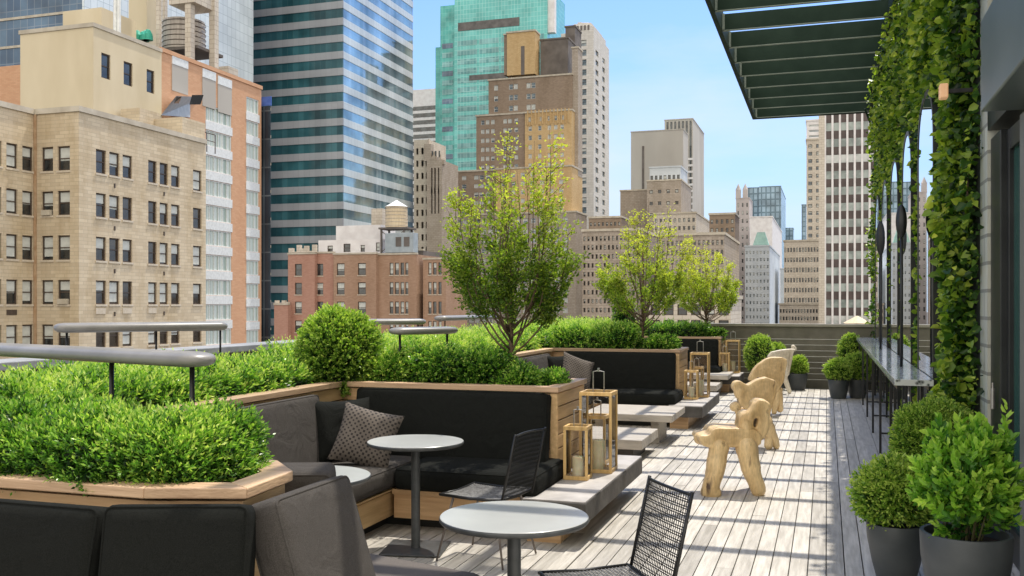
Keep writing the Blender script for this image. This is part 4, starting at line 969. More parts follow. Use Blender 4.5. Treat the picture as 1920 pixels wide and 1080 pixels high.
def wall_face(m, axis, pos, u0,u1,z0,z1, holes, rev, o):
    """facade with openings. axis 'F': plane Y=pos facing -Y, u=X. axis 'S': plane X=pos facing +X, u=Y"""
    holes = [h for h in holes if h[0] > u0-1e-6 and h[1] < u1+1e-6 and h[2] > z0-1e-6 and h[3] < z1+1e-6 or print('bad hole', axis, pos, h, u0,u1,z0,z1)]
    us = sorted({u0,u1}|{h[0] for h in holes}|{h[1] for h in holes}); zs = sorted({z0,z1}|{h[2] for h in holes}|{h[3] for h in holes})
    us = [u for u in us if u0-1e-6 <= u <= u1+1e-6]; zs = [z for z in zs if z0-1e-6 <= z <= z1+1e-6]
    def pt(u,z,d=0): return (u-o[0], pos+d-o[1], z-o[2]) if axis == 'F' else (pos-d-o[0], u-o[1], z-o[2])
    hs = {(round(h[0],4),round(h[2],4)) for h in holes}
    import bisect
    grid = [[False]*(len(zs)-1) for _ in range(len(us)-1)]
    for h in holes:
        i0, i1 = bisect.bisect_left(us,h[0]-1e-6), bisect.bisect_left(us,h[1]-1e-6)
        j0, j1 = bisect.bisect_left(zs,h[2]-1e-6), bisect.bisect_left(zs,h[3]-1e-6)
        for i in range(i0,i1):
            for j in range(j0,j1): grid[i][j] = True
    for j in range(len(zs)-1):
        i = 0
        while i < len(us)-1:
            if grid[i][j]: i += 1; continue
            k = i
            while k+1 < len(us)-1 and not grid[k+1][j]: k += 1
            m.quad(pt(us[i],zs[j]),pt(us[k+1],zs[j]),pt(us[k+1],zs[j+1]),pt(us[i],zs[j+1])); i = k+1
    for (a,b,c,d) in holes:
        m.quad(pt(a,c),pt(a,d),pt(a,d,rev),pt(a,c,rev)); m.quad(pt(b,c),pt(b,c,rev),pt(b,d,rev),pt(b,d))
        m.quad(pt(a,c),pt(a,c,rev),pt(b,c,rev),pt(b,c)); m.quad(pt(a,d),pt(b,d),pt(b,d,rev),pt(a,d,rev))
def block(root, mat, x0,x1,y0,y1,z0,z1, hF=(), hS=(), rev=.25, name='wall', roof='roofdark'):
    """solid mass with openings in its street (-Y) and side (+X) faces"""
    o = root.location; m = MB()
    wall_face(m,'F',y0,x0,x1,z0,z1,[h for h in hF],rev,o); wall_face(m,'S',x1,y0,y1,z0,z1,[h for h in hS],rev,o)
    a = lambda x,y,z: (x-o[0],y-o[1],z-o[2])
    m.quad(a(x0,y1,z0),a(x0,y0,z0),a(x0,y0,z1),a(x0,y1,z1)); m.quad(a(x1,y1,z0),a(x0,y1,z0),a(x0,y1,z1),a(x1,y1,z1))
    m.quad(a(x0,y0,z1),a(x1,y0,z1),a(x1,y1,z1),a(x0,y1,z1),.5,1)
    return m.build(name, [mat, BM[roof]], root)
_wc = {}
def win_mesh(w,h,style):
    """multi-material window: 0 frame 1 pane 2 blind ; local x across, z up from sill, facing -y"""
    m = MB(); fr = min(.11,w*.12) if style['detail'] else w*.07
    m.box(0,fr,0,.1,0,h,.5,0); m.box(w-fr,w,0,.1,0,h,.5,0); m.box(fr,w-fr,0,.1,0,fr*.8,.5,0); m.box(fr,w-fr,0,.1,h-fr,h,.5,0)
    if style['mid']: m.box(fr,w-fr,.01,.09,h*.48,h*.48+fr*.7,.5,0)
    for q in range(style.get('mull',0)):
        xq = w*(q+1)/(style['mull']+1); m.box(xq-fr*.4,xq+fr*.4,.012,.09,fr*.8,h-fr,.5,0)
    m.quad((fr,.085,fr*.8),(w-fr,.085,fr*.8),(w-fr,.085,h-fr),(fr,.085,h-fr),.5,1)
    b = style['blind']
    if b > 0: m.quad((fr,.07,h-fr-(h-2*fr)*b),(w-fr,.07,h-fr-(h-2*fr)*b),(w-fr,.07,h-fr),(fr,.07,h-fr),.5,2)
    return m
def windows(root, axis, pos, holes, rev=.25, mats=('wframe','pane','blind'), mid=True, mull=0, blinds=(0,0,.3,.5,.9,0), cap=100, sill=None, split=False, state=None, seed=1):
    """one object per opening (the first `cap`), the rest merged"""
    rs = random.Random(seed); o = root.location; cnt = state if state is not None else {'n':0}
    rest = MB()
    for (a,b,c,d) in holes:
        w, h = b-a, d-c; bl = rs.choice(blinds)
        loc = (a-o[0], pos+rev-.1-o[1], c-o[2]) if axis == 'F' else (pos-rev+.1-o[0], a-o[1], c-o[2]); rz = 0 if axis == 'F' else math.pi/2
        if cnt['n'] < cap:
            cnt['n'] += 1
            key = (round(w,2),round(h,2),bl,mats,mid,mull,split)
            if key not in _wc:
                mm = win_mesh(w,h,dict(detail=True,mid=mid,mull=mull,blind=0 if split else bl))
                ob = mm.build('window', [BM[k] for k in mats], root); _wc[key] = ob.data
            else:
                ob = bpy.data.objects.new('window', _wc[key]); col.objects.link(ob); ob.parent = root
            ob.location = loc; ob.rotation_euler = (0,0,rz)
            if split and bl > 0:
                k2 = ('b',)+key
                if k2 not in _wc:
                    fr = min(.11,w*.12); m = MB(); m.quad((fr,.07,h-fr-(h-2*fr)*bl),(w-fr,.07,h-fr-(h-2*fr)*bl),(w-fr,.07,h-fr),(fr,.07,h-fr)); q = m.build('blind', BM[mats[2]], ob); _wc[k2] = q.data
                else:
                    q = bpy.data.objects.new('blind', _wc[k2]); col.objects.link(q); q.parent = ob
            if sill:
                k3 = ('s',round(w,2))
                if k3 not in _wc:
                    m = MB(); m.box(-.08,w+.08,-rev+.02,.0,-.16,-.005,.5); q = m.build('sill', BM[sill], ob); _wc[k3] = q.data
                else:
                    q = bpy.data.objects.new('sill', _wc[k3]); col.objects.link(q); q.parent = ob
        else:
            mm = win_mesh(w,h,dict(detail=True,mid=mid,mull=mull,blind=bl)); i = len(rest.v)
            for v in mm.v: rest.v.append((loc[0]+v[0],loc[1]+v[1],loc[2]+v[2]) if axis == 'F' else (loc[0]-v[1],loc[1]+v[0],loc[2]+v[2]))
            rest.f += [tuple(i+k for k in f) for f in mm.f]; rest.t += mm.t; rest.mi += mm.mi
    if rest.f: rest.build('windows', [BM[k] for k in mats], root, kind='stuff')
    return cnt
def grid_holes(u0,u1,n,wf,z0,z1,nz,hf,zoff=.25):
    pu, pz = (u1-u0)/n, (z1-z0)/nz
    return [(u0+pu*(i+.5-wf/2), u0+pu*(i+.5+wf/2), z0+pz*(j+zoff), z0+pz*(j+zoff+hf)) for j in reversed(range(nz)) for i in range(n)]
def corner(px, d): 
    p = at_depth(px, YH, d); return p.x, p.y
def zt(py, d): return H+(YH-py)/F*d
# ---- cream apartment block (left)
X0, Y0 = corner(148,73.0); xL = x_on_y(65,Y0)
A = thing('apartment_building', 'cream brick apartment block with brown sash windows, at the left', 'building', (X0,Y0,BASE))
zr = zt(209,73)
rows = [(zt(318+84.2*k,73), zt(272+84.2*k,73)) for k in range(6)]
SF = lambda pxs: [(y_on_x(a,X0), y_on_x(b,X0)) for a,b in pxs]
side = SF([(180,199),(205,224),(230,248),(278,294),(299.5,315),(321,337),(362,378)])
frontw = [(x_on_y(a,Y0), x_on_y(b,Y0)) for a,b in ((78,99.5),(108,131))]
leftw = [(y_on_x(a,xL), y_on_x(b,xL)) for a,b in ((12,33),(42,62),(-18,3),(-60,-40))]
Yend = y_on_x(386,X0)
hs = [(u[0],u[1],z[0],z[1]) for z in rows for u in side]; hf = [(u[0],u[1],z[0],z[1]) for z in rows for u in frontw]; hl = [(u[0],u[1],z[0],z[1]) for z in rows for u in leftw]
yt = y_on_x(352,X0)
extra = [(side[6][0],side[6][1],rows[0][0]+3.38,rows[0][1]+3.0)]
block(A, BM['cream'], xL-9, X0, Y0, Yend, BASE, zr, hf, hs, .22)
block(A, BM['cream'], xL-9, xL, Y0-28, Y0-.01, BASE, zr, [], hl, .22)
stt = {'n':0}
windows(A,'F',Y0,hf,.22,split=True,sill='sill',blinds=(.55,.45,.9,.95,.6,.4,0),state=stt,seed=3)
windows(A,'S',X0,hs,.22,mats=('wframe','panebrown','blind'),split=True,sill='sill',blinds=(.5,.4,.95,0,0,.6,.45,0),state=stt,seed=5)
windows(A,'S',xL,hl,.22,split=True,sill='sill',blinds=(.55,.95,.4,.9,.6),state=stt,seed=8)
o = A.location
for args in ((X0-.25,X0+.14,Y0-.14,Yend,zr+.003,zr+.42),(xL+.14,X0-.25,Y0-.14,Y0+.2,zr+.003,zr+.42),(xL-.25,xL+.14,Y0-28,Y0+.2,zr+.003,zr+.42)):
    boxobj(A,'coping',BM['coping'],*args)
for (ua,ub) in ((side[1],side[1]),(side[4],side[4])):
    for z in rows[1:]: boxobj(A,'tie_plate',BM['wframe'],X0+.003,X0+.05,(ua[0]+ua[1])/2-.08,(ua[0]+ua[1])/2+.08,z[1]+.62,z[1]+.95)
for u in (side[0],side[2],side[3]): boxobj(A,'vent',BM['sill'],X0+.003,X0+.06,u[0]-.05,u[1]-.1,rows[3][0]-.75,rows[3][0]-.3)
boxobj(A,'vent',BM['wframe'],xL+.003,xL+.05,leftw[0][0],leftw[0][1]-.1,rows[3][0]-.8,rows[3][0]-.4)
for u,k in ((frontw[0],1),(frontw[1],3)): boxobj(A,'air_conditioner',BM['coping'],u[0]+.15,u[1]-.15,Y0-.22,Y0+.12,rows[k][0]+.02,rows[k][0]+.42)
m = MB(); m.box(xL-X0+.02,xL-X0+.22,-.16,-.02,0,zr-BASE,.5); m.build('drain_pipe', noise_mat('rusty_pipe',(.36,.22,.12),(.46,.32,.2),2,.8), A)
# stair tower at the far end of its roof
ya = y_on_x(326,X0-.0); TZ = z_at(X0,y_on_x(340,X0),218)
block(A, BM['cream'], X0-7, X0-.06, y_on_x(343,X0), Yend-.05, zr-.4, TZ, [], [(side[6][0],side[6][1],z_at(X0,side[6][0],274),z_at(X0,side[6][0],247))], .2, name='stair_tower')
windows(A,'S',X0-.06,[(side[6][0],side[6][1],z_at(X0,side[6][0],274),z_at(X0,side[6][0],247))],.2,state=stt,blinds=(0,))
# ---- cream penthouse block behind
XP = X0-5.5; YP = y_on_x(175,XP); dP = -XP*S+YP*C
B = thing('penthouse_block', 'blank cream stucco block with three small windows rising behind the apartment block', 'building', (XP,YP,BASE))
zP = zt(50,dP); YPe = y_on_x(303,XP)
hw = [(y_on_x(a,XP), y_on_x(b,XP), z_at(XP,y_on_x(a,XP),d), z_at(XP,y_on_x(a,XP),c)) for a,b,c,d in ((190,207,98,145),(232,248.5,114,158),(275,289.5,129,172))]
block(B, BM['creamplain'], x_on_y(38,YP), XP, YP, YPe, BASE, zP, [], hw, .2)
windows(B,'S',XP,hw,.2,mats=('wframe','pane','blind'),blinds=(0,),split=True)
boxobj(B,'coping',BM['coping'],x_on_y(38,YP)-.1,XP+.1,YP-.1,YPe,zP+.003,zP+.35)
# roof huts and pipes on the penthouse
p1 = at_depth(118,60,dP+14); p2 = at_depth(211,60,dP+14)
block(B, BM['creamplain'], p1.x,p2.x,p1.y,p1.y+5,zP-1,zt(22,dP+14),name='roof_hut')
for px in (216,223):
    q = at_depth(px,60,dP+12); m = MB(); m.tube([(q.x-B.location.x,q.y-B.location.y,zP-BASE-2),(q.x-B.location.x,q.y-B.location.y,zP-BASE+16)],.18,8); m.build('flue', BM['wwhite'], B)
# ---- cream tower shaft with tank
q0 = at_depth(232,60,dP+24); q1 = at_depth(275,60,dP+24)
T0 = thing('lift_tower', 'tall cream lift tower behind the penthouse block, cut by the top edge', 'building', (q1.x,q1.y,BASE))
block(T0, BM['creamplain'], q0.x,q1.x,q1.y,y_on_x(296,q1.x),BASE,60,[],[],.2)
# ---- peach brick building
XB = XP-1.2; YB0 = y_on_x(300,XB); YB1 = y_on_x(490,XB)
PB = thing('peach_building', 'peach brick building with columns of white framed windows, left of the striped tower', 'building', (XB,YB0,BASE))
zB = z_at(XB,YB1,168)
def zb(py,px): return z_at(XB,y_on_x(px,XB),py)
nrow = 16; pit = (zb(200,410)-zb(570,410))/8.05
top = zb(203,410); colA = (y_on_x(386,XB),y_on_x(434,XB)); colB = (y_on_x(462,XB),y_on_x(485,XB))
hA = [(colA[0],colA[1],top-pit*k-pit*.64,top-pit*k) for k in range(14)]; hB = [(colB[0],colB[1],top-pit*k-pit*.64+pit*.9,top-pit*k+pit*.9) for k in range(15)]
block(PB, BM['peach'], XB-20, XB, YB0, YB1, BASE, zB, [], hA+hB, .15)
sp = {'n':0}
windows(PB,'S',XB,hA,.15,mats=('wwhite','curtain','blind'),mid=False,mull=5,blinds=(0,),state=sp); windows(PB,'S',XB,hB,.15,mats=('wwhite','curtain','blind'),mid=False,mull=2,blinds=(0,),state=sp)
for (cc,hh) in ((colA,hA),(colB,hB)):
    for h in hh: boxobj(PB,'white_panel',BM['wwhite'],XB+.002,XB+.06,cc[0]-.1,cc[1]+.1,h[2]-pit*.36+.02,h[2]-.02)
for (a,b,c,d,px) in ((322,352,125,174,337),(379,404,150,203,395),(408,434,162,213,420)):
    boxobj(PB,'grey_panel',BM['concrete'],XB+.002,XB+.05,y_on_x(a,XB),y_on_x(b,XB),zb(d,px),zb(c,px)); boxobj(PB,'white_panel',BM['wwhite'],XB+.002,XB+.08,y_on_x(a,XB),y_on_x(b,XB),zb(c,px)+.02,zb(c,px)+.9)
boxobj(PB,'coping',BM['peach'],XB-.3,XB+.12,YB0,YB1+.1,zB+.003,zB+.4)
# slim dark building with blue top beyond it
XD = XB; YD0 = YB1+.5; 
Dk = thing('slim_dark_building', 'slim dark glass building with a blue top beside the peach building', 'building', (XD,YD0,BASE))
boxobj(Dk,'wall',GW['bluedark'],XD-6,XD+.9,YD0,y_on_x(507,XD+.9),BASE,z_at(XD,YD0,200)); boxobj(Dk,'blue_top',noise_mat('blue_panel',(.05,.12,.42),(.08,.16,.5),2,.5),XD-6,XD+1.0,YD0-.1,y_on_x(507,XD+.9)+.1,z_at(XD,YD0,199),z_at(XD,YD0,182))
for k in range(26): boxobj(Dk,'floor_line',BM['concrete'],XD-6,XD+.96,YD0-.05,y_on_x(507,XD+.9)+.05,z_at(XD,YD0,200)-3.1*k-.5,z_at(XD,YD0,200)-3.1*k-.2)
# roof clutter between: solar box, slanted skylight, tan bulkhead
sk = thing('slanted_skylight', 'pale grey slanted roof with two dark skylights above the cream apartment block', 'skylight', (X0-6.2,y_on_x(300,X0-6),zr))
c = at_depth(340,200,92); o = sk.location
m = MB(); a = at_depth(302,216,90)-o; b = at_depth(330,180,90)-o; c2 = at_depth(384,182,100)-o; d3 = at_depth(384,222,100)-o
dv = Vector((-2,2,0)); m.quad(a,d3,c2,b); m.quad(b,c2,c2+dv,b+dv); m.quad(a,b,b+dv,a+dv); m.build('panel', noise_mat('pale_roof',(.38,.42,.45),(.46,.5,.53),2,.5), sk)
for (pa,pb,y0_,y1_) in ((326,341,181,194),(355,382,178,196)):
    a = at_depth(pa,y1_,89.5)-o; b = at_depth(pa+5,y0_,89.5)-o; c2 = at_depth(pb,y0_,91)-o; d3 = at_depth(pb-6,y1_,91)-o
    m = MB(); m.quad(a,d3,c2,b); m.build('skylight_pane', BM['pane'], sk)
bk = thing('roof_bulkhead', 'small tan bulkhead with railings on the roof of the cream apartment block', 'roof hut', (X0-3,y_on_x(262,X0-3),zr))
block(bk, BM['cream'], X0-5.0, X0-3.0, y_on_x(262,X0-3), y_on_x(300,X0-3), zr-.3, z_at(X0-3,y_on_x(262,X0-3),202))
m = MB(); yb = y_on_x(300,X0-3)-bk.location.y
for k in range(6): m.tube([(1.2,yb+k*1.3,-.2),(1.2,yb+k*1.3,1.6)],.05,5)
m.tube([(1.2,yb,1.6),(1.2,yb+6.5,1.6)],.05,5); m.tube([(1.2,yb,.9),(1.2,yb+6.5,.9)],.04,5); m.build('railing', BM['wframe'], bk)
# water tanks
def water_tank(label, px, d, y_bot, y_top, wpx, mat, stand, cone_y=None, hoops=6):
    p = at_depth(px, y_bot, d); r = wpx/2*d/F; h = (y_bot-y_top)*d/F
    t = thing('water_tank', label, 'water tank', (p.x,p.y,p.z-stand))
    m = MB(); m.lathe([(.001,stand),(r,stand),(r*.97,stand+h),(.001,stand+h)],28); m.build('tank', mat, t, smooth=40)
    m = MB()
    for k in range(hoops): zz = stand+h*(k+.5)/hoops; m.lathe([(r*1.0,zz-.04),(r*1.02,zz),(r*1.0,zz+.04)],28)
    m.build('hoops', BM['wframe'] if mat is BM['tankgrey'] else BM['tankgrey'], t)
    if cone_y: m = MB(); m.lathe([(r*1.06,stand+h-.02),(.01,stand+h+(y_top-cone_y)*d/F)],28); m.build('cone_roof', BM['wwhite'], t, smooth=40)
    m = MB(); m.box(-r*1.3,r*1.5,-r,r,stand-.35,stand-.05,.5); m.build('platform', BM['dark'], t)
    for sx in (-1,1):
        for sy in (-1,1): m = MB(); m.box(sx*r*1.1-.14,sx*r*1.1+.14,sy*r*.8-.14,sy*r*.8+.14,0,stand-.36,.5); m.build('leg', BM['dark'], t)
    m = MB(); m.tube([(-r*1.1,-r*.8,.3),(r*1.1,-r*.8,stand-.6)],.07,5); m.tube([(r*1.1,-r*.8,.3),(-r*1.1,-r*.8,stand-.6)],.07,5)
    m.tube([(-r*1.02,-.2,stand),(-r*1.02,-.2,stand+h)],.06,5); m.tube([(-r*1.02,.2,stand),(-r*1.02,.2,stand+h)],.06,5); m.build('brace', BM['dark'], t)
    return t
water_tank('grey wooden water tank under a steel frame above the peach building', 345, 104, 98, 42, 78, BM['tankgrey'], 3.2)
fr = thing('tank_frame', 'tall weathered steel frame standing around the grey water tank, cut by the top edge', 'frame', tuple(at_depth(350,110,103)))
for px, dd in ((298,101),(309,106),(356,100.5),(401,103)):
    p = at_depth(px,110,dd)-fr.location; w_ = .35 if px > 340 else .2
    m = MB(); m.box(p.x-w_,p.x+w_,p.y-w_,p.y+w_,-4,14,.5); m.build('column', BM['tan'], fr)
a, b = at_depth(320,5,101)-fr.location, at_depth(402,12,103)-fr.location
m = MB(); m.box(min(a.x,b.x),max(a.x,b.x),min(a.y,b.y)-.3,max(a.y,b.y)+.3,a.z-.3,a.z+2.5,.5); m.build('top_beam', BM['tan'], fr)
tp = thing('roof_tarp', 'crumpled green tarpaulin heap on the roof below the cream tower', 'tarpaulin', tuple(at_depth(260,78,101)))
m = MB(); rs = random.Random(4)
for k in range(9):
    x_ = (k-4)*.32; m.lathe([(.01,0),(.5,.0),(.45,.35+rs.random()*.3),(.2,.75+rs.random()*.4),(.01,1.0+rs.random()*.2)],9,(x_,rs.uniform(-.3,.3),0))
m.build('tarp', BM['tarp'], tp)
dh = thing('roof_duct', 'beige rooftop duct hood at the right end of the peach building roof', 'duct', tuple(at_depth(424,133,116)))
m = MB(); m.box(-1.2,1.0,-1,1,-1.6,.0,.5); m.prism([(-1.2,-1),(1,-1),(1,1),(-1.2,1)],0.01,.3,.5); m.build('hood', BM['tan'], dh)
# ---- pale glass tower at far left
XC, YC = corner(158,172); 
G0 = thing('glass_tower', 'pale reflective glass tower behind the penthouse block, cut by the top edge', 'skyscraper', (XC,YC,BASE))
boxobj(G0,'side_facade',GW['sky'],XC-.5,XC,YC+.02,y_on_x(475,XC),BASE,150)
boxobj(G0,'front_facade',GW['blue'],XC-70,XC-.52,YC,y_on_x(475,XC),BASE,150)
m = MB(); 
for k in range(36): m.box(-70,-.5,-.18,-.02,k*5.2,k*5.2+.45,.5)
m.build('floor_lines', BM['coping'], G0)
# ---- striped teal tower
XD_, YD_ = corner(643,230); xl = x_on_y(430,YD_); ye = y_on_x(775,XD_)
D_ = thing('striped_tower', 'tall office tower with grey and dark teal bands, centre left', 'skyscraper', (XD_,YD_,BASE))
boxobj(D_,'core',BM['dark'],xl+.5,XD_-.5,YD_+.5,ye-.5,BASE,130)
pitch = 31.4*230/F
zz = zt(571,230)-48+ .6
k = 0
while zz < 118:
    boxobj(D_,'window_band',GW['teal'],xl,XD_-.22,YD_+.2,YD_+.5,zz,zz+pitch*.56)
    boxobj(D_,'spandrel_band',GW['spandrel'],xl,XD_,YD_,YD_+.5,zz+pitch*.56+.003,zz+pitch-.003)
    boxobj(D_,'side_window_band',GW['tealside'],XD_-.5,XD_-.15,YD_+.52,ye,zz,zz+pitch*.56)
    boxobj(D_,'side_spandrel',GW['spanside'],XD_-.5,XD_-.02,YD_+.52,ye,zz+pitch*.56+.003,zz+pitch-.003)
    zz += pitch; k += 1
# ---- white striped building between the towers
xh, yh_ = corner(838,500)
Hh = thing('white_office_block', 'small white office block with dark window stripes between the striped and the green tower', 'building', (xh,yh_,BASE))
block(Hh, BM['white'], x_on_y(765,yh_), xh, yh_, yh_+30, BASE, zt(164,500))
zz = zt(196,500)
while zz > -10:
    boxobj(Hh,'window_band',BM['pane'],x_on_y(765,yh_),xh-1,yh_-.12,yh_+.2,zz-2.1,zz); zz -= 13.3*500/F
# ---- green glass tower
xe, ye_ = corner(1026,420)
E_ = thing('green_glass_tower', 'tall turquoise green glass tower behind the stepped brown building', 'skyscraper', (xe,ye_,BASE))
xa = x_on_y(852,ye_); boxobj(E_,'facade',GW['green'],xa,xe,ye_,ye_+30,BASE,zt(-30,420)); boxobj(E_,'chamfer_facade',GW['greendark'],x_on_y(827,ye_+3),xa-.01,ye_+2,ye_+32,BASE,zt(-12,420)); boxobj(E_,'low_wing',GW['greendark'],x_on_y(818,ye_+6),x_on_y(827,ye_+6),ye_+5,ye_+30,BASE,zt(64,420))
zz = zt(62,420); k = 0
while zz > -5:
    n_ = 4; u0 = xa+1; wseg = (xe-xa-2)/n_
    for q in range(n_):
        boxobj(E_,'window_band',GW['greenband'],u0+q*wseg+.5,u0+(q+1)*wseg-.5,ye_-.1,ye_+.1,zz-2.3,zz)
    boxobj(E_,'window_band',GW['blue'] if k%3==0 else GW['greenband'],x_on_y(829,ye_+2),xa-1.5,ye_+1.9,ye_+2.1,zz-2.3,zz)
    zz -= 18*420/F; k += 1
boxobj(E_,'louver_panel',BM['roofdark'],x_on_y(859,ye_),x_on_y(974,ye_),ye_-.2,ye_+.1,zt(43,420),zt(27,420)); boxobj(E_,'louver_panel',BM['roofdark'],x_on_y(880,ye_),x_on_y(950,ye_),ye_-.2,ye_+.1,zt(140,420),zt(130,420))
boxobj(E_,'white_fin',BM['white'],xe-.0,xe+3.0,ye_+1,ye_+4,zt(60,420),zt(-30,420))
# ---- white grey crown tower
xg, yg = corner(1113,380)
G_ = thing('grey_stone_tower', 'slim pale grey stone tower with rounded crown right of the brown stepped building', 'skyscraper', (xg,yg,BASE))
gx0 = x_on_y(1052,yg); gy1 = y_on_x(1142,xg)
def cols(u0,u1,lst,z0,z1,pit,hf=.5):
    out = []; z = z1-pit
    while z > z0:
        for a,b in lst: out.append((u0+(u1-u0)*a,u0+(u1-u0)*b,z,z+pit*hf))
        z -= pit
    return out
gF = cols(gx0,xg,[(.18,.32),(.55,.78)],20,zt(66,380),3.9,.62); gS = cols(yg,gy1,[(.12,.3),(.55,.72)],20,zt(80,380),3.9,.55)
block(G_, BM['grey'], gx0, xg, yg, gy1, BASE, zt(58,380), gF, gS, .5)
stg = {'n':0}; windows(G_,'F',yg,gF,.5,mats=('wframe','paneblue','blind'),blinds=(0,0,.5),cap=60,state=stg); windows(G_,'S',xg,gS,.5,mats=('wframe','paneblue','blind'),blinds=(0,0,.5),cap=60,state={'n':20})
for k,(a,b) in enumerate(((58,45),(45,37),(37,31))):
    i_ = 2.2*(k+.6); m = MB(); o = G_.location; n_ = 12
    m.prism([(gx0-o[0]+i_*1.2,i_),(-i_*1.4,i_),(-i_*.5,i_+2),(-i_*.5,gy1-yg-i_-2),(-i_*1.4,gy1-yg-i_),(gx0-o[0]+i_*1.2,gy1-yg-i_)], zt(a,380)-o[2]+.01, zt(b,380)-o[2],.5); m.build('crown', BM['grey'], G_)
for k in range(5): xx = gx0+(xg-gx0)*(.35+.11*k); boxobj(G_,'crown_slot',BM['dark'],xx,xx+.8,yg+1.2,yg+1.5,zt(53,380),zt(44,380))
# ---- brown stepped tower
def fb(px,d): return x_on_y(px,d)
xf, yf = corner(1085,296)
Fb = thing('stepped_brown_tower', 'stepped brown brick art deco tower with ochre piers, centre', 'skyscraper', (xf,yf,BASE))
stf = {'n':0}
def tier(pxl, pxr, ytop, ybot, dy, d, mat, cols_, rowp, side_px=None, wf=None, mats=('wwhite','paneblue','blind'), name='wall', sidewin=True, hfr=.5, toff=.35):
    y_ = yf+dy; xl_, xr_ = x_on_y(pxl,y_), x_on_y(pxr,y_); dd = -xr_*S+y_*C
    z1, z0 = zt(ytop,dd), (BASE if ybot is None else zt(ybot,dd))
    holes = []
    z = z1-rowp*(1-toff+.3)
    while z > max(z0,-6):
        for a in cols_: 
            w_ = wf or 1.5
            u = x_on_y(a,y_); holes.append((u-w_/2,u+w_/2,z,z+rowp*hfr))
        z -= rowp
    yb_ = y_on_x(side_px,xr_) if side_px else y_+14
    block(Fb, mat, xl_, xr_, y_, yb_, z0, z1, holes, [], .3, name=name)
    windows(Fb,'F',y_,holes,.3,mats=mats,blinds=(.45,.95,.95,.5,0,.95),state=stf,seed=int(pxl))
    boxobj(Fb,'cornice',BM['coping'] if mat is not BM['dark'] else BM['dark'],xl_-.25,xr_+.25,y_-.25,yb_,z1+.003,z1+.5)
    return xl_,xr_,y_,yb_,z1,z0
tier(945,952,66,140,4,0,BM['brown'],[],4,960)
tier(950.5,1003,58,138,3.5,0,BM['ochre'],[],4,1012,name='ochre_tower')
boxobj(Fb,'slot',BM['dark'],x_on_y(977,yf+3.5),x_on_y(983.5,yf+3.5),yf+3.42,yf+3.6,zt(133,300),zt(78,300))
tier(1013,1065,72,140,7,0,BM['dark'],[],4,1080)
tier(1060,1078,50,140,16,0,BM['dark'],[],4,1090)
tier(916,1072,140,215,2,0,BM['brown'],[930,958,967,991,1000],20.5*300/F,1084,wf=1.35)
tier(1072.5,1084,90,330,3,0,BM['greybrown'],[],4,1092)
tier(893,984,213,325,0,0,BM['brown'],[905,914,924,947,956,968],17.5*296/F,None,wf=1.2)
tier(984.2,1072,207,325,-.6,0,BM['ochre'],[994,1012,1030,1042,1054],17.5*296/F,1088,wf=1.1,name='ochre_wall')
tier(856,930,320,400,-4,0,BM['brown'],[870,893,903,915],16.5*292/F,None,wf=1.5)
tier(930.2,1072,312,400,-4.6,0,BM['ochre'],[944,962,980,998,1016,1034,1052],16.5*292/F,1092,wf=1.3,name='ochre_wall')
tier(832,1080,398,None,-8,0,BM['greybrown'],[841,851,862,872,884,895,907,920,933,946,958,972,985,1000,1015,1030,1045,1060],19*288/F,1100,wf=1.5)
for k in range(12):
    xx = x_on_y(990+k*7,yf-.6); boxobj(Fb,'pier',BM['ochre'],xx-.18,xx+.18,yf-.95,yf-.62,zt(230,296),zt(207,296)+.8)
# ---- gothic grey brown tower between
xi, yi = corner(829,262)
I_ = thing('gothic_tower', 'narrow grey brown gothic tower with vertical slots right of the striped tower', 'building', (xi,yi,BASE))
iF = [(x_on_y(a,yi),x_on_y(b,yi),z,z+7) for a,b in ((808,811),(814,817),(821,823.5)) for z in (zt(330,262),zt(362,262),zt(400,262))]
block(I_, BM['greybrown'], x_on_y(800,yi), xi, yi, yi+12, BASE, zt(300,262), iF, [], .6)
block(I_, BM['tan'], x_on_y(772,yi), x_on_y(799.8,yi), yi+1.5, yi+14, BASE, zt(258,262), cols(x_on_y(772,yi),x_on_y(799.8,yi),[(.15,.3),(.5,.65),(.8,.92)],0,zt(262,262),3.4,.5), [], .3)
m = MB(); 
for a,b,c in ((801,260,1.0),(812,285,.8),(824,290,.8),(828,300,.6)):
    u = x_on_y(a,yi)-xi; m.prism([(u-c,0.2),(u+c,0.2),(u+c,2*c+.2),(u-c,2*c+.2)], zt(300,262)-BASE+.01, zt(b+8,262)-BASE); m.lathe([(c,zt(b+8,262)-BASE),(.01,zt(b-4,262)-BASE)],6,(u,c+.2,0))
m.build('pinnacles', BM['greybrown'], I_)
windows(I_,'F',yi,iF,.6,blinds=(0,),mid=False)
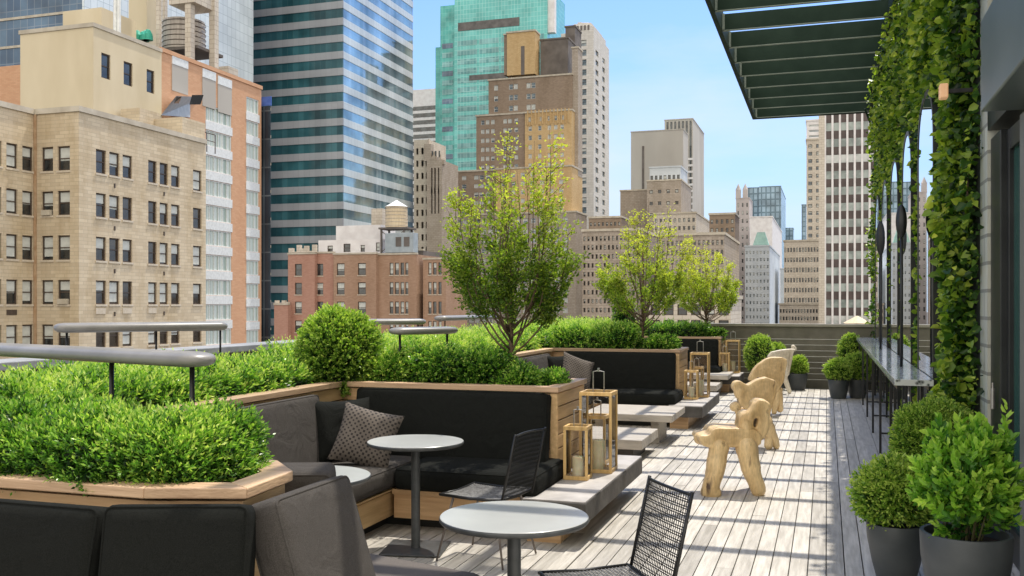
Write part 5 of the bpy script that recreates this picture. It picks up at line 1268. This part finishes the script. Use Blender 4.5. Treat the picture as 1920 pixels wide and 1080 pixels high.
# ---- red brick building with white penthouse
YJ = corner(780,160)[1]; 
J = thing('red_brick_building', 'red brick apartment building with white rooftop storey and crenellated corner', 'building', (x_on_y(780,YJ),YJ,BASE))
rj = [(zt(515+36.7*k,160),zt(492+36.7*k,160)) for k in range(6)]
J1 = [(553,566),(592,606)]; J2 = [(631.5,646),(671,686)]; J3 = [(730.5,737.5),(740.5,748),(751,757.5),(760,765.5)]
def jb(pl,pr,ytop,mat,ws,dy,ybot=None,name='wall',side=6):
    y_ = YJ+dy; hh = [(x_on_y(a,y_),x_on_y(b,y_),z[0],z[1]) for z in rj for a,b in ws]; dd = 160+dy
    block(J, BM[mat], x_on_y(pl,y_), x_on_y(pr,y_), y_, y_+side, BASE, zt(ytop,dd), hh, [], .22, name=name)
    windows(J,'F',y_,hh,.22,blinds=(.5,.9,.4,0,0,.6),split=False,state=sj,seed=pl,sill='sill')
    boxobj(J,'coping',BM['coping'],x_on_y(pl,y_)-.1,x_on_y(pr,y_)+.1,y_-.12,y_+.5,zt(ytop,dd)+.003,zt(ytop,dd)+.3)
sj = {'n':0}
jb(540,590,473,'redder',[J1[0]],-.8,side=18); jb(590.2,625,472,'redder',[J1[1]],0,side=18); jb(625.2,705,475,'red',J2,-.5,side=18); jb(705.2,781,477,'red',J3,.2,side=14)
jb(781.2,793,470,'dark',[(783,790)],3,side=10); jb(793.2,836,487,'red',[(803,809),(812,818.5),(822,828)],1.2,side=10)
jb(514,539.8,572,'redder',[],-2,side=8)
z1 = zt(470,160)
m = MB(); o = J.location
for (a,b,t_) in ((541,549,461),(549,556,468),(556,563,455),(563,570,462),(570,577,457),(577,585,467),(585,592,455),(515,521,563),(521,528,569),(528,534,563),(534,540,566)):
    q = -2 if a < 540 else -.8
    base_ = zt(473,160) if a > 539 else zt(572,160)
    m.box(x_on_y(a,YJ+q)-o[0],x_on_y(b,YJ+q)-o[0],q,q+.6,base_-BASE+.31,zt(t_,160)-BASE,.5)
m.build('crenellation', BM['tan'], J)
block(J, BM['white'], x_on_y(597,YJ+3), x_on_y(716,YJ+3), YJ+3, YJ+13, zt(480,160), zt(444,160), [(x_on_y(a,YJ+3),x_on_y(b,YJ+3),zt(470,163),zt(c,163)) for a,b,c in ((614,624,457),(644,657,454),(676,684,457),(705,712,453))], [], .2, name='penthouse')
windows(J,'F',YJ+3,[(x_on_y(a,YJ+3),x_on_y(b,YJ+3),zt(470,163),zt(c,163)) for a,b,c in ((614,624,457),(644,657,454),(676,684,457),(705,712,453))],.2,blinds=(.4,.9,0),state=sj)
block(J, BM['white'], x_on_y(630,YJ+6), x_on_y(714,YJ+6), YJ+6, YJ+12, zt(446,163), zt(419,166), [], [], .2, name='penthouse')
water_tank('cream wooden water tank with white cone roof on the red brick building', 743.5, 166, 427, 388, 42, BM['tankwood'], 4.6, 375)
mu = thing('rooftop_chiller', 'grey rooftop chiller with two dark fan openings below the cream water tank', 'chiller', tuple(at_depth(757,474,162)))
m = MB(); m.box(-3.0,2.2,-1,1,.0,3.3,.5); m.build('housing', noise_mat('chiller_grey',(.28,.33,.36),(.36,.41,.44),1,.5), mu, bevel=.05)
for xx in (-.5,1.0): m = MB(); m.box(xx-.5,xx+.5,-1.06,-1.0,1.0,2.6,.5); m.build('fan_opening', BM['dark'], mu)
tb = thing('tan_bulkhead', 'small tan brick bulkhead left of the cream water tank', 'roof hut', tuple(at_depth(711,425,172)))
m = MB(); w_ = 11*172/F; m.box(-w_,w_,-1,2,0,33*172/F,.5); m.build('wall', BM['tan'], tb)
# ---- brown cluster, centre right
def simple(name, label, cat, pl, pr, ps, ytop, d, mat, ncol=0, rowpx=14, wf=.5, hf=.5, ybot=None, mats=('wframe','pane','blind'), cap=100, blinds=(0,0,.5,.9), side_cols=0, deep=None, roofmat='roofdark'):
    x_, y_ = corner(pr,d); r_ = thing(name, label, cat, (x_,y_,BASE)); x0_ = x_on_y(pl,y_); y1_ = y_on_x(ps,x_) if ps else y_+(deep or 15)
    z1 = zt(ytop,d); hF, hS = [], []; p_ = rowpx*d/F
    if ncol:
        z = z1-p_*1.05
        while z > -8:
            pu = (x_-x0_)/ncol; hF += [(x0_+pu*(i+.5-wf/2),x0_+pu*(i+.5+wf/2),z,z+p_*hf) for i in range(ncol)]
            if side_cols: ps_ = (y1_-y_)/side_cols; hS += [(y_+ps_*(i+.5-wf/2),y_+ps_*(i+.5+wf/2),z,z+p_*hf) for i in range(side_cols)]
            z -= p_
    block(r_, BM[mat] if mat in BM else GW[mat], x0_, x_, y_, y1_, BASE, z1, hF, hS, .3, roof=roofmat); s_ = {'n':0}
    if hF: windows(r_,'F',y_,hF,.3,mats=mats,state=s_,cap=cap,blinds=blinds,seed=int(pl))
    if hS: windows(r_,'S',x_,hS,.3,mats=mats,state=s_,cap=cap,blinds=blinds,seed=int(pl))
    boxobj(r_,'cornice',BM['coping'] if mat in ('brown','greybrown','tan','red') else (BM[mat] if mat in BM else GW[mat]),x0_-.2,x_+.2,y_-.2,y1_,z1+.003,z1+.45)
    return r_, x0_, x_, y_, y1_, z1
simple('brown_office_block', 'dark brown office block behind the crown of the middle tree', 'building', 1092,1200,1235,432,170,'greybrown',14,17)
simple('brown_office_block', 'brown office block right of the nearest tree crown, below the grey stone tower', 'building', 1104,1165,1178,408,230,'brown',8,14)
simple('brown_slab_block', 'brown block with flat roof at the left of the twin concrete slabs', 'building', 1163,1216,1240,357,300,'greybrown',0)
simple('brown_slab_block', 'taller brown block with a glazed top below the twin concrete slabs', 'building', 1213,1277,1296,338,290,'greybrown',4,22,.4,.3)
r_,a_,b_,c_,d_,e_ = simple('tan_stepped_block', 'tan stepped block right of the brown glazed one, behind the trees', 'building', 1226,1305,1346,400,250,'tan',9,15)
simple('glazed_penthouse', 'pale glazed penthouse on top of the brown block below the concrete slabs', 'penthouse', 1218,1276,None,313,294,'paleblue',7,26,.6,.5)
simple('brown_office_block', 'lower brown office block with a light cornice behind the smallest tree', 'building', 1240,1358,1386,440,160,'greybrown',14,18)
simple('brown_office_block', 'dark brown block at the right of the brown cluster, before the pale tower', 'building', 1330,1378,1386,402,215,'brown',5,16)
simple('stone_office_block', 'stone block with dark glass bays just above the far parapet, behind the smallest tree', 'building', 1216,1370,1390,560,110,'tan',6,30,.72,.7)
# twin concrete slab tower
r_,a_,b_,c_,d_,e_ = simple('concrete_slab_tower', 'blank grey concrete slab with one dark slot, in front of its ribbed twin', 'skyscraper', 1183,1281,1290,243,420,'concrete')
boxobj(r_,'slot',BM['dark'],x_on_y(1204,c_),x_on_y(1208,c_),c_-.2,c_+.1,zt(570,420),zt(270,420))
r_,a_,b_,c_,d_,e_ = simple('ribbed_tower', 'ribbed concrete tower with dark vertical slots rising behind the blank slab', 'skyscraper', 1246,1299,1320,223,450,'concrete')
for k in range(7): u = x_on_y(1250+k*7.2,c_); boxobj(r_,'window_strip',BM['pane'],u,u+.9,c_-.2,c_+.1,0,zt(226,450))
for k in range(9): boxobj(r_,'floor_band',BM['white'],x_on_y(1283,c_),b_+.02,c_-.3,c_-.21,zt(300+k*12,450),zt(296+k*12,450))
# gothic pale tower, slate glass tower etc.
r_,a_,b_,c_,d_,e_ = simple('pale_gothic_tower', 'pale lilac gothic tower with two pinnacles, right of the smallest tree', 'skyscraper', 1380,1405,1411,372,480,'lilac',3,15,.35,.5)
m = MB(); 
for a in (1384,1397): u = x_on_y(a,c_)-b_; m.prism([(u-1.2,.1),(u+1.2,.1),(u+1.2,2.5),(u-1.2,2.5)],e_-BASE+.5,zt(355,480)-BASE,.5); m.lathe([(1.4,zt(355,480)-BASE),(.01,zt(343,480)-BASE)],6,(u,1.3,0))
m.build('pinnacles', BM['lilac'], r_)
r_,a_,b_,c_,d_,e_ = simple('slate_glass_tower', 'blue grey glass tower with a flat top left of the white striped office tower', 'skyscraper', 1400,1464,1473,351,520,'slate')
boxobj(r_,'glass_face',GW['slate'],x_on_y(1424,c_),b_+.3,c_-2,c_-.01,0,zt(349,520))
simple('white_box_tower', 'plain white box tower in front of the blue grey glass tower', 'building', 1406,1448,1466,407,400,'white',0)
r_,a_,b_,c_,d_,e_ = simple('green_roofed_tower', 'pale blue tower with a small green pyramid roof above the far parapet', 'skyscraper', 1397,1443,1462,462,300,'paleblue',7,13.5,.5,.45,mats=('wwhite','paneblue','blind'))
um = (x_on_y(1426,c_)); rr_ = 14*300/F
m = MB(); m.prism([(um-rr_-b_,1),(um+rr_-b_,1),(um+rr_-b_,1+2*rr_),(um-rr_-b_,1+2*rr_)],e_-BASE+.5,e_-BASE+.8,.5); i = len(m.v)
q_ = rr_*.5; zt_ = zt(434,300)-BASE; zb_ = e_-BASE+.81; cx_ = um-b_; cy_ = 1+rr_
c4 = [(cx_-rr_,cy_-rr_),(cx_+rr_,cy_-rr_),(cx_+rr_,cy_+rr_),(cx_-rr_,cy_+rr_)]; t4 = [(cx_-q_,cy_-q_),(cx_+q_,cy_-q_),(cx_+q_,cy_+q_),(cx_-q_,cy_+q_)]
for k in range(4): k2 = (k+1)%4; m.quad((*c4[k],zb_),(*c4[k2],zb_),(*t4[k2],zt_),(*t4[k],zt_))
m.quad(*[(*t,zt_) for t in t4]); m.build('pyramid_roof', BM['copper'], r_)
simple('grey_cylinder_block', 'plain grey blue block right of the green roofed tower', 'building', 1463,1475,1480,505,330,'paleblue',0)
simple('distant_glass_block', 'small distant blue glass block beside the stepped beige tower', 'building', 1503,1511,None,384,700,'slate'); simple('distant_glass_block', 'low distant blue glass block behind the beige building', 'building', 1470,1487,None,428,650,'slate')
simple('stepped_beige_tower', 'stepped beige tower with pale glass upper floors left of the white striped tower', 'skyscraper', 1512,1541,None,262,270,'tan',2,14,.5,.5,mats=('wframe','paneblue','blind'))
simple('beige_tower_top', 'narrow pale top of the stepped beige tower', 'building', 1512,1541,None,226,272,'white',1,10,.7,.4,mats=('wwhite','paneblue','blind'))
simple('beige_office_building', 'beige office building with rows of dark windows above the far parapet', 'building', 1470,1541,None,452,250,'tan',13,19,.62,.45,deep=10)
simple('beige_annex', 'low beige annex in front of the beige office building', 'building', 1461,1540,None,572,235,'tan',14,14,.6,.5,deep=8)
# white striped office tower right
xn, yn = corner(1700,190)
Nn = thing('white_striped_office_tower', 'office tower with white vertical ribs and dark spandrels at the right, behind the ivy', 'skyscraper', (xn,yn,BASE))
x0_ = x_on_y(1535,yn); boxobj(Nn,'wall',BM['tan'],x0_,x_on_y(1546,yn),yn-.5,yn+25,BASE,zt(120,190)); boxobj(Nn,'core',BM['dark'],x_on_y(1546,yn)+.01,xn,yn+.3,yn+25,BASE,zt(120,190))
gpan = [pane_mat('green_grey_pane',(.16,.20,.185),(.36,.42,.39),.15), pane_mat('pale_pane',(.34,.38,.36),(.60,.62,.60),.15)]
dsp = noise_mat('dark_spandrel',(.055,.038,.034),(.095,.065,.06),.5,.4)
zz = zt(605,190)-10; k = 0; fp = 30.8*190/F
xw0 = x_on_y(1546,yn)+.02
while zz < zt(130,190):
    boxobj(Nn,'window_band',gpan[1 if k%5==3 else 0],xw0,xn,yn+.05,yn+.28,zz,zz+fp*.5-.01); boxobj(Nn,'spandrel',dsp,xw0,xn,yn,yn+.28,zz+fp*.5,zz+fp-.01); zz += fp; k += 1
for k in range(12):
    u = x_on_y(1547+k*13.9,yn); boxobj(Nn,'rib',BM['white'],u-.2,u+.2,yn-.45,yn-.01,BASE,zt(120,190))
# hip roof just behind the parapet
hp = thing('tan_pyramid_roof', 'small tan pyramid roof peeking over the far parapet', 'roof', tuple(at_depth(1607,640,60)))
r0 = 22*60/F; zb2 = (640-606)*60/F; zt2 = (640-592)*60/F
m = MB(); m.prism([(-r0,-r0),(r0,-r0),(r0,r0),(-r0,r0)],-3,zb2,.5); m.lathe([(r0*1.15,zb2+.01),(.02,zt2)],8); m.build('roof', BM['tankwood'], hp)
# ------------------------------------------------------------------ world, sun, camera
w = bpy.data.worlds.new("World"); scene.world = w; w.use_nodes = True
N, L = w.node_tree.nodes, w.node_tree.links
SUN = Vector((.13,.42,1.0)).normalized()
el = math.asin(SUN.z); az = math.atan2(SUN.x, SUN.y)
sky = N.new('ShaderNodeTexSky'); sky.sky_type = 'NISHITA'; sky.sun_disc = False; sky.sun_elevation = el; sky.sun_rotation = az
sky.air_density = 1.0; sky.dust_density = .6; sky.ozone_density = 1.2
tc = N.new('ShaderNodeTexCoord'); mp = N.new('ShaderNodeMapping'); mp.inputs['Scale'].default_value = (1.2,1.2,4.5); L.new(tc.outputs['Generated'], mp.inputs[0])
nz = N.new('ShaderNodeTexNoise'); nz.inputs['Scale'].default_value = 1.6; nz.inputs['Detail'].default_value = 7; nz.inputs['Roughness'].default_value = .55; L.new(mp.outputs[0], nz.inputs['Vector'])
mr = N.new('ShaderNodeMapRange'); mr.inputs['From Min'].default_value = .46; mr.inputs['From Max'].default_value = .72; mr.inputs['To Max'].default_value = .6; L.new(nz.outputs['Fac'], mr.inputs['Value'])
sx_ = N.new('ShaderNodeSeparateXYZ'); L.new(tc.outputs['Generated'], sx_.inputs[0])
hz = N.new('ShaderNodeMapRange'); hz.inputs['From Min'].default_value = 0; hz.inputs['From Max'].default_value = .34; hz.inputs['To Min'].default_value = .9; hz.inputs['To Max'].default_value = .0; L.new(sx_.outputs['Z'], hz.inputs['Value'])
br_ = N.new('ShaderNodeVectorMath'); br_.operation = 'MULTIPLY'; br_.inputs[1].default_value = (.92,1.18,1.62); L.new(sky.outputs[0], br_.inputs[0])
m0 = N.new('ShaderNodeMixRGB'); L.new(hz.outputs[0], m0.inputs['Fac']); L.new(br_.outputs[0], m0.inputs['Color1']); m0.inputs['Color2'].default_value = (3.75,5.0,6.7,1)
mx = N.new('ShaderNodeMixRGB'); L.new(mr.outputs[0], mx.inputs['Fac']); L.new(m0.outputs[0], mx.inputs['Color1']); mx.inputs['Color2'].default_value = (6.0,6.3,6.6,1)
# warm fill light added to the unseen half of the sky behind the viewer
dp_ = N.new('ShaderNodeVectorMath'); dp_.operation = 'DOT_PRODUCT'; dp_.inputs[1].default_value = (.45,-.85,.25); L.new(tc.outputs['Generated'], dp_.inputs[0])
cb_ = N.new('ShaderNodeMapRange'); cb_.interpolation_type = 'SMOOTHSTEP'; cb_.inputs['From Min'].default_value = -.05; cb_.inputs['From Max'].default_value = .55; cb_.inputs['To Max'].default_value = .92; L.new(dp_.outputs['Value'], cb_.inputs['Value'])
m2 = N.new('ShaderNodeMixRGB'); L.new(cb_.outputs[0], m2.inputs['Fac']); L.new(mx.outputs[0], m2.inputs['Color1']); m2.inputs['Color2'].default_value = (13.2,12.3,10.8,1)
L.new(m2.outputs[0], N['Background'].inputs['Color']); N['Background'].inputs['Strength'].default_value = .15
ld = bpy.data.lights.new('sun','SUN'); ld.energy = 4.8; ld.angle = R(.53); ld.color = (1,.93,.82)
lo = bpy.data.objects.new('sun', ld); col.objects.link(lo); lo.rotation_euler = SUN.to_track_quat('Z','Y').to_euler()
cd = bpy.data.cameras.new('camera'); cd.sensor_width = 36; cd.lens = F/1920*36; cd.shift_y = (YH-540)/1920; cd.clip_end = 9000; cd.clip_start = .05
co = bpy.data.objects.new('camera', cd); col.objects.link(co); co.location = (0,0,H); co.rotation_euler = (math.pi/2,0,PSI); scene.camera = co
scene.view_settings.view_transform = 'Standard'; scene.view_settings.look = 'None'; scene.view_settings.exposure = 0
scene.cycles.max_bounces = 8; scene.cycles.transparent_max_bounces = 16
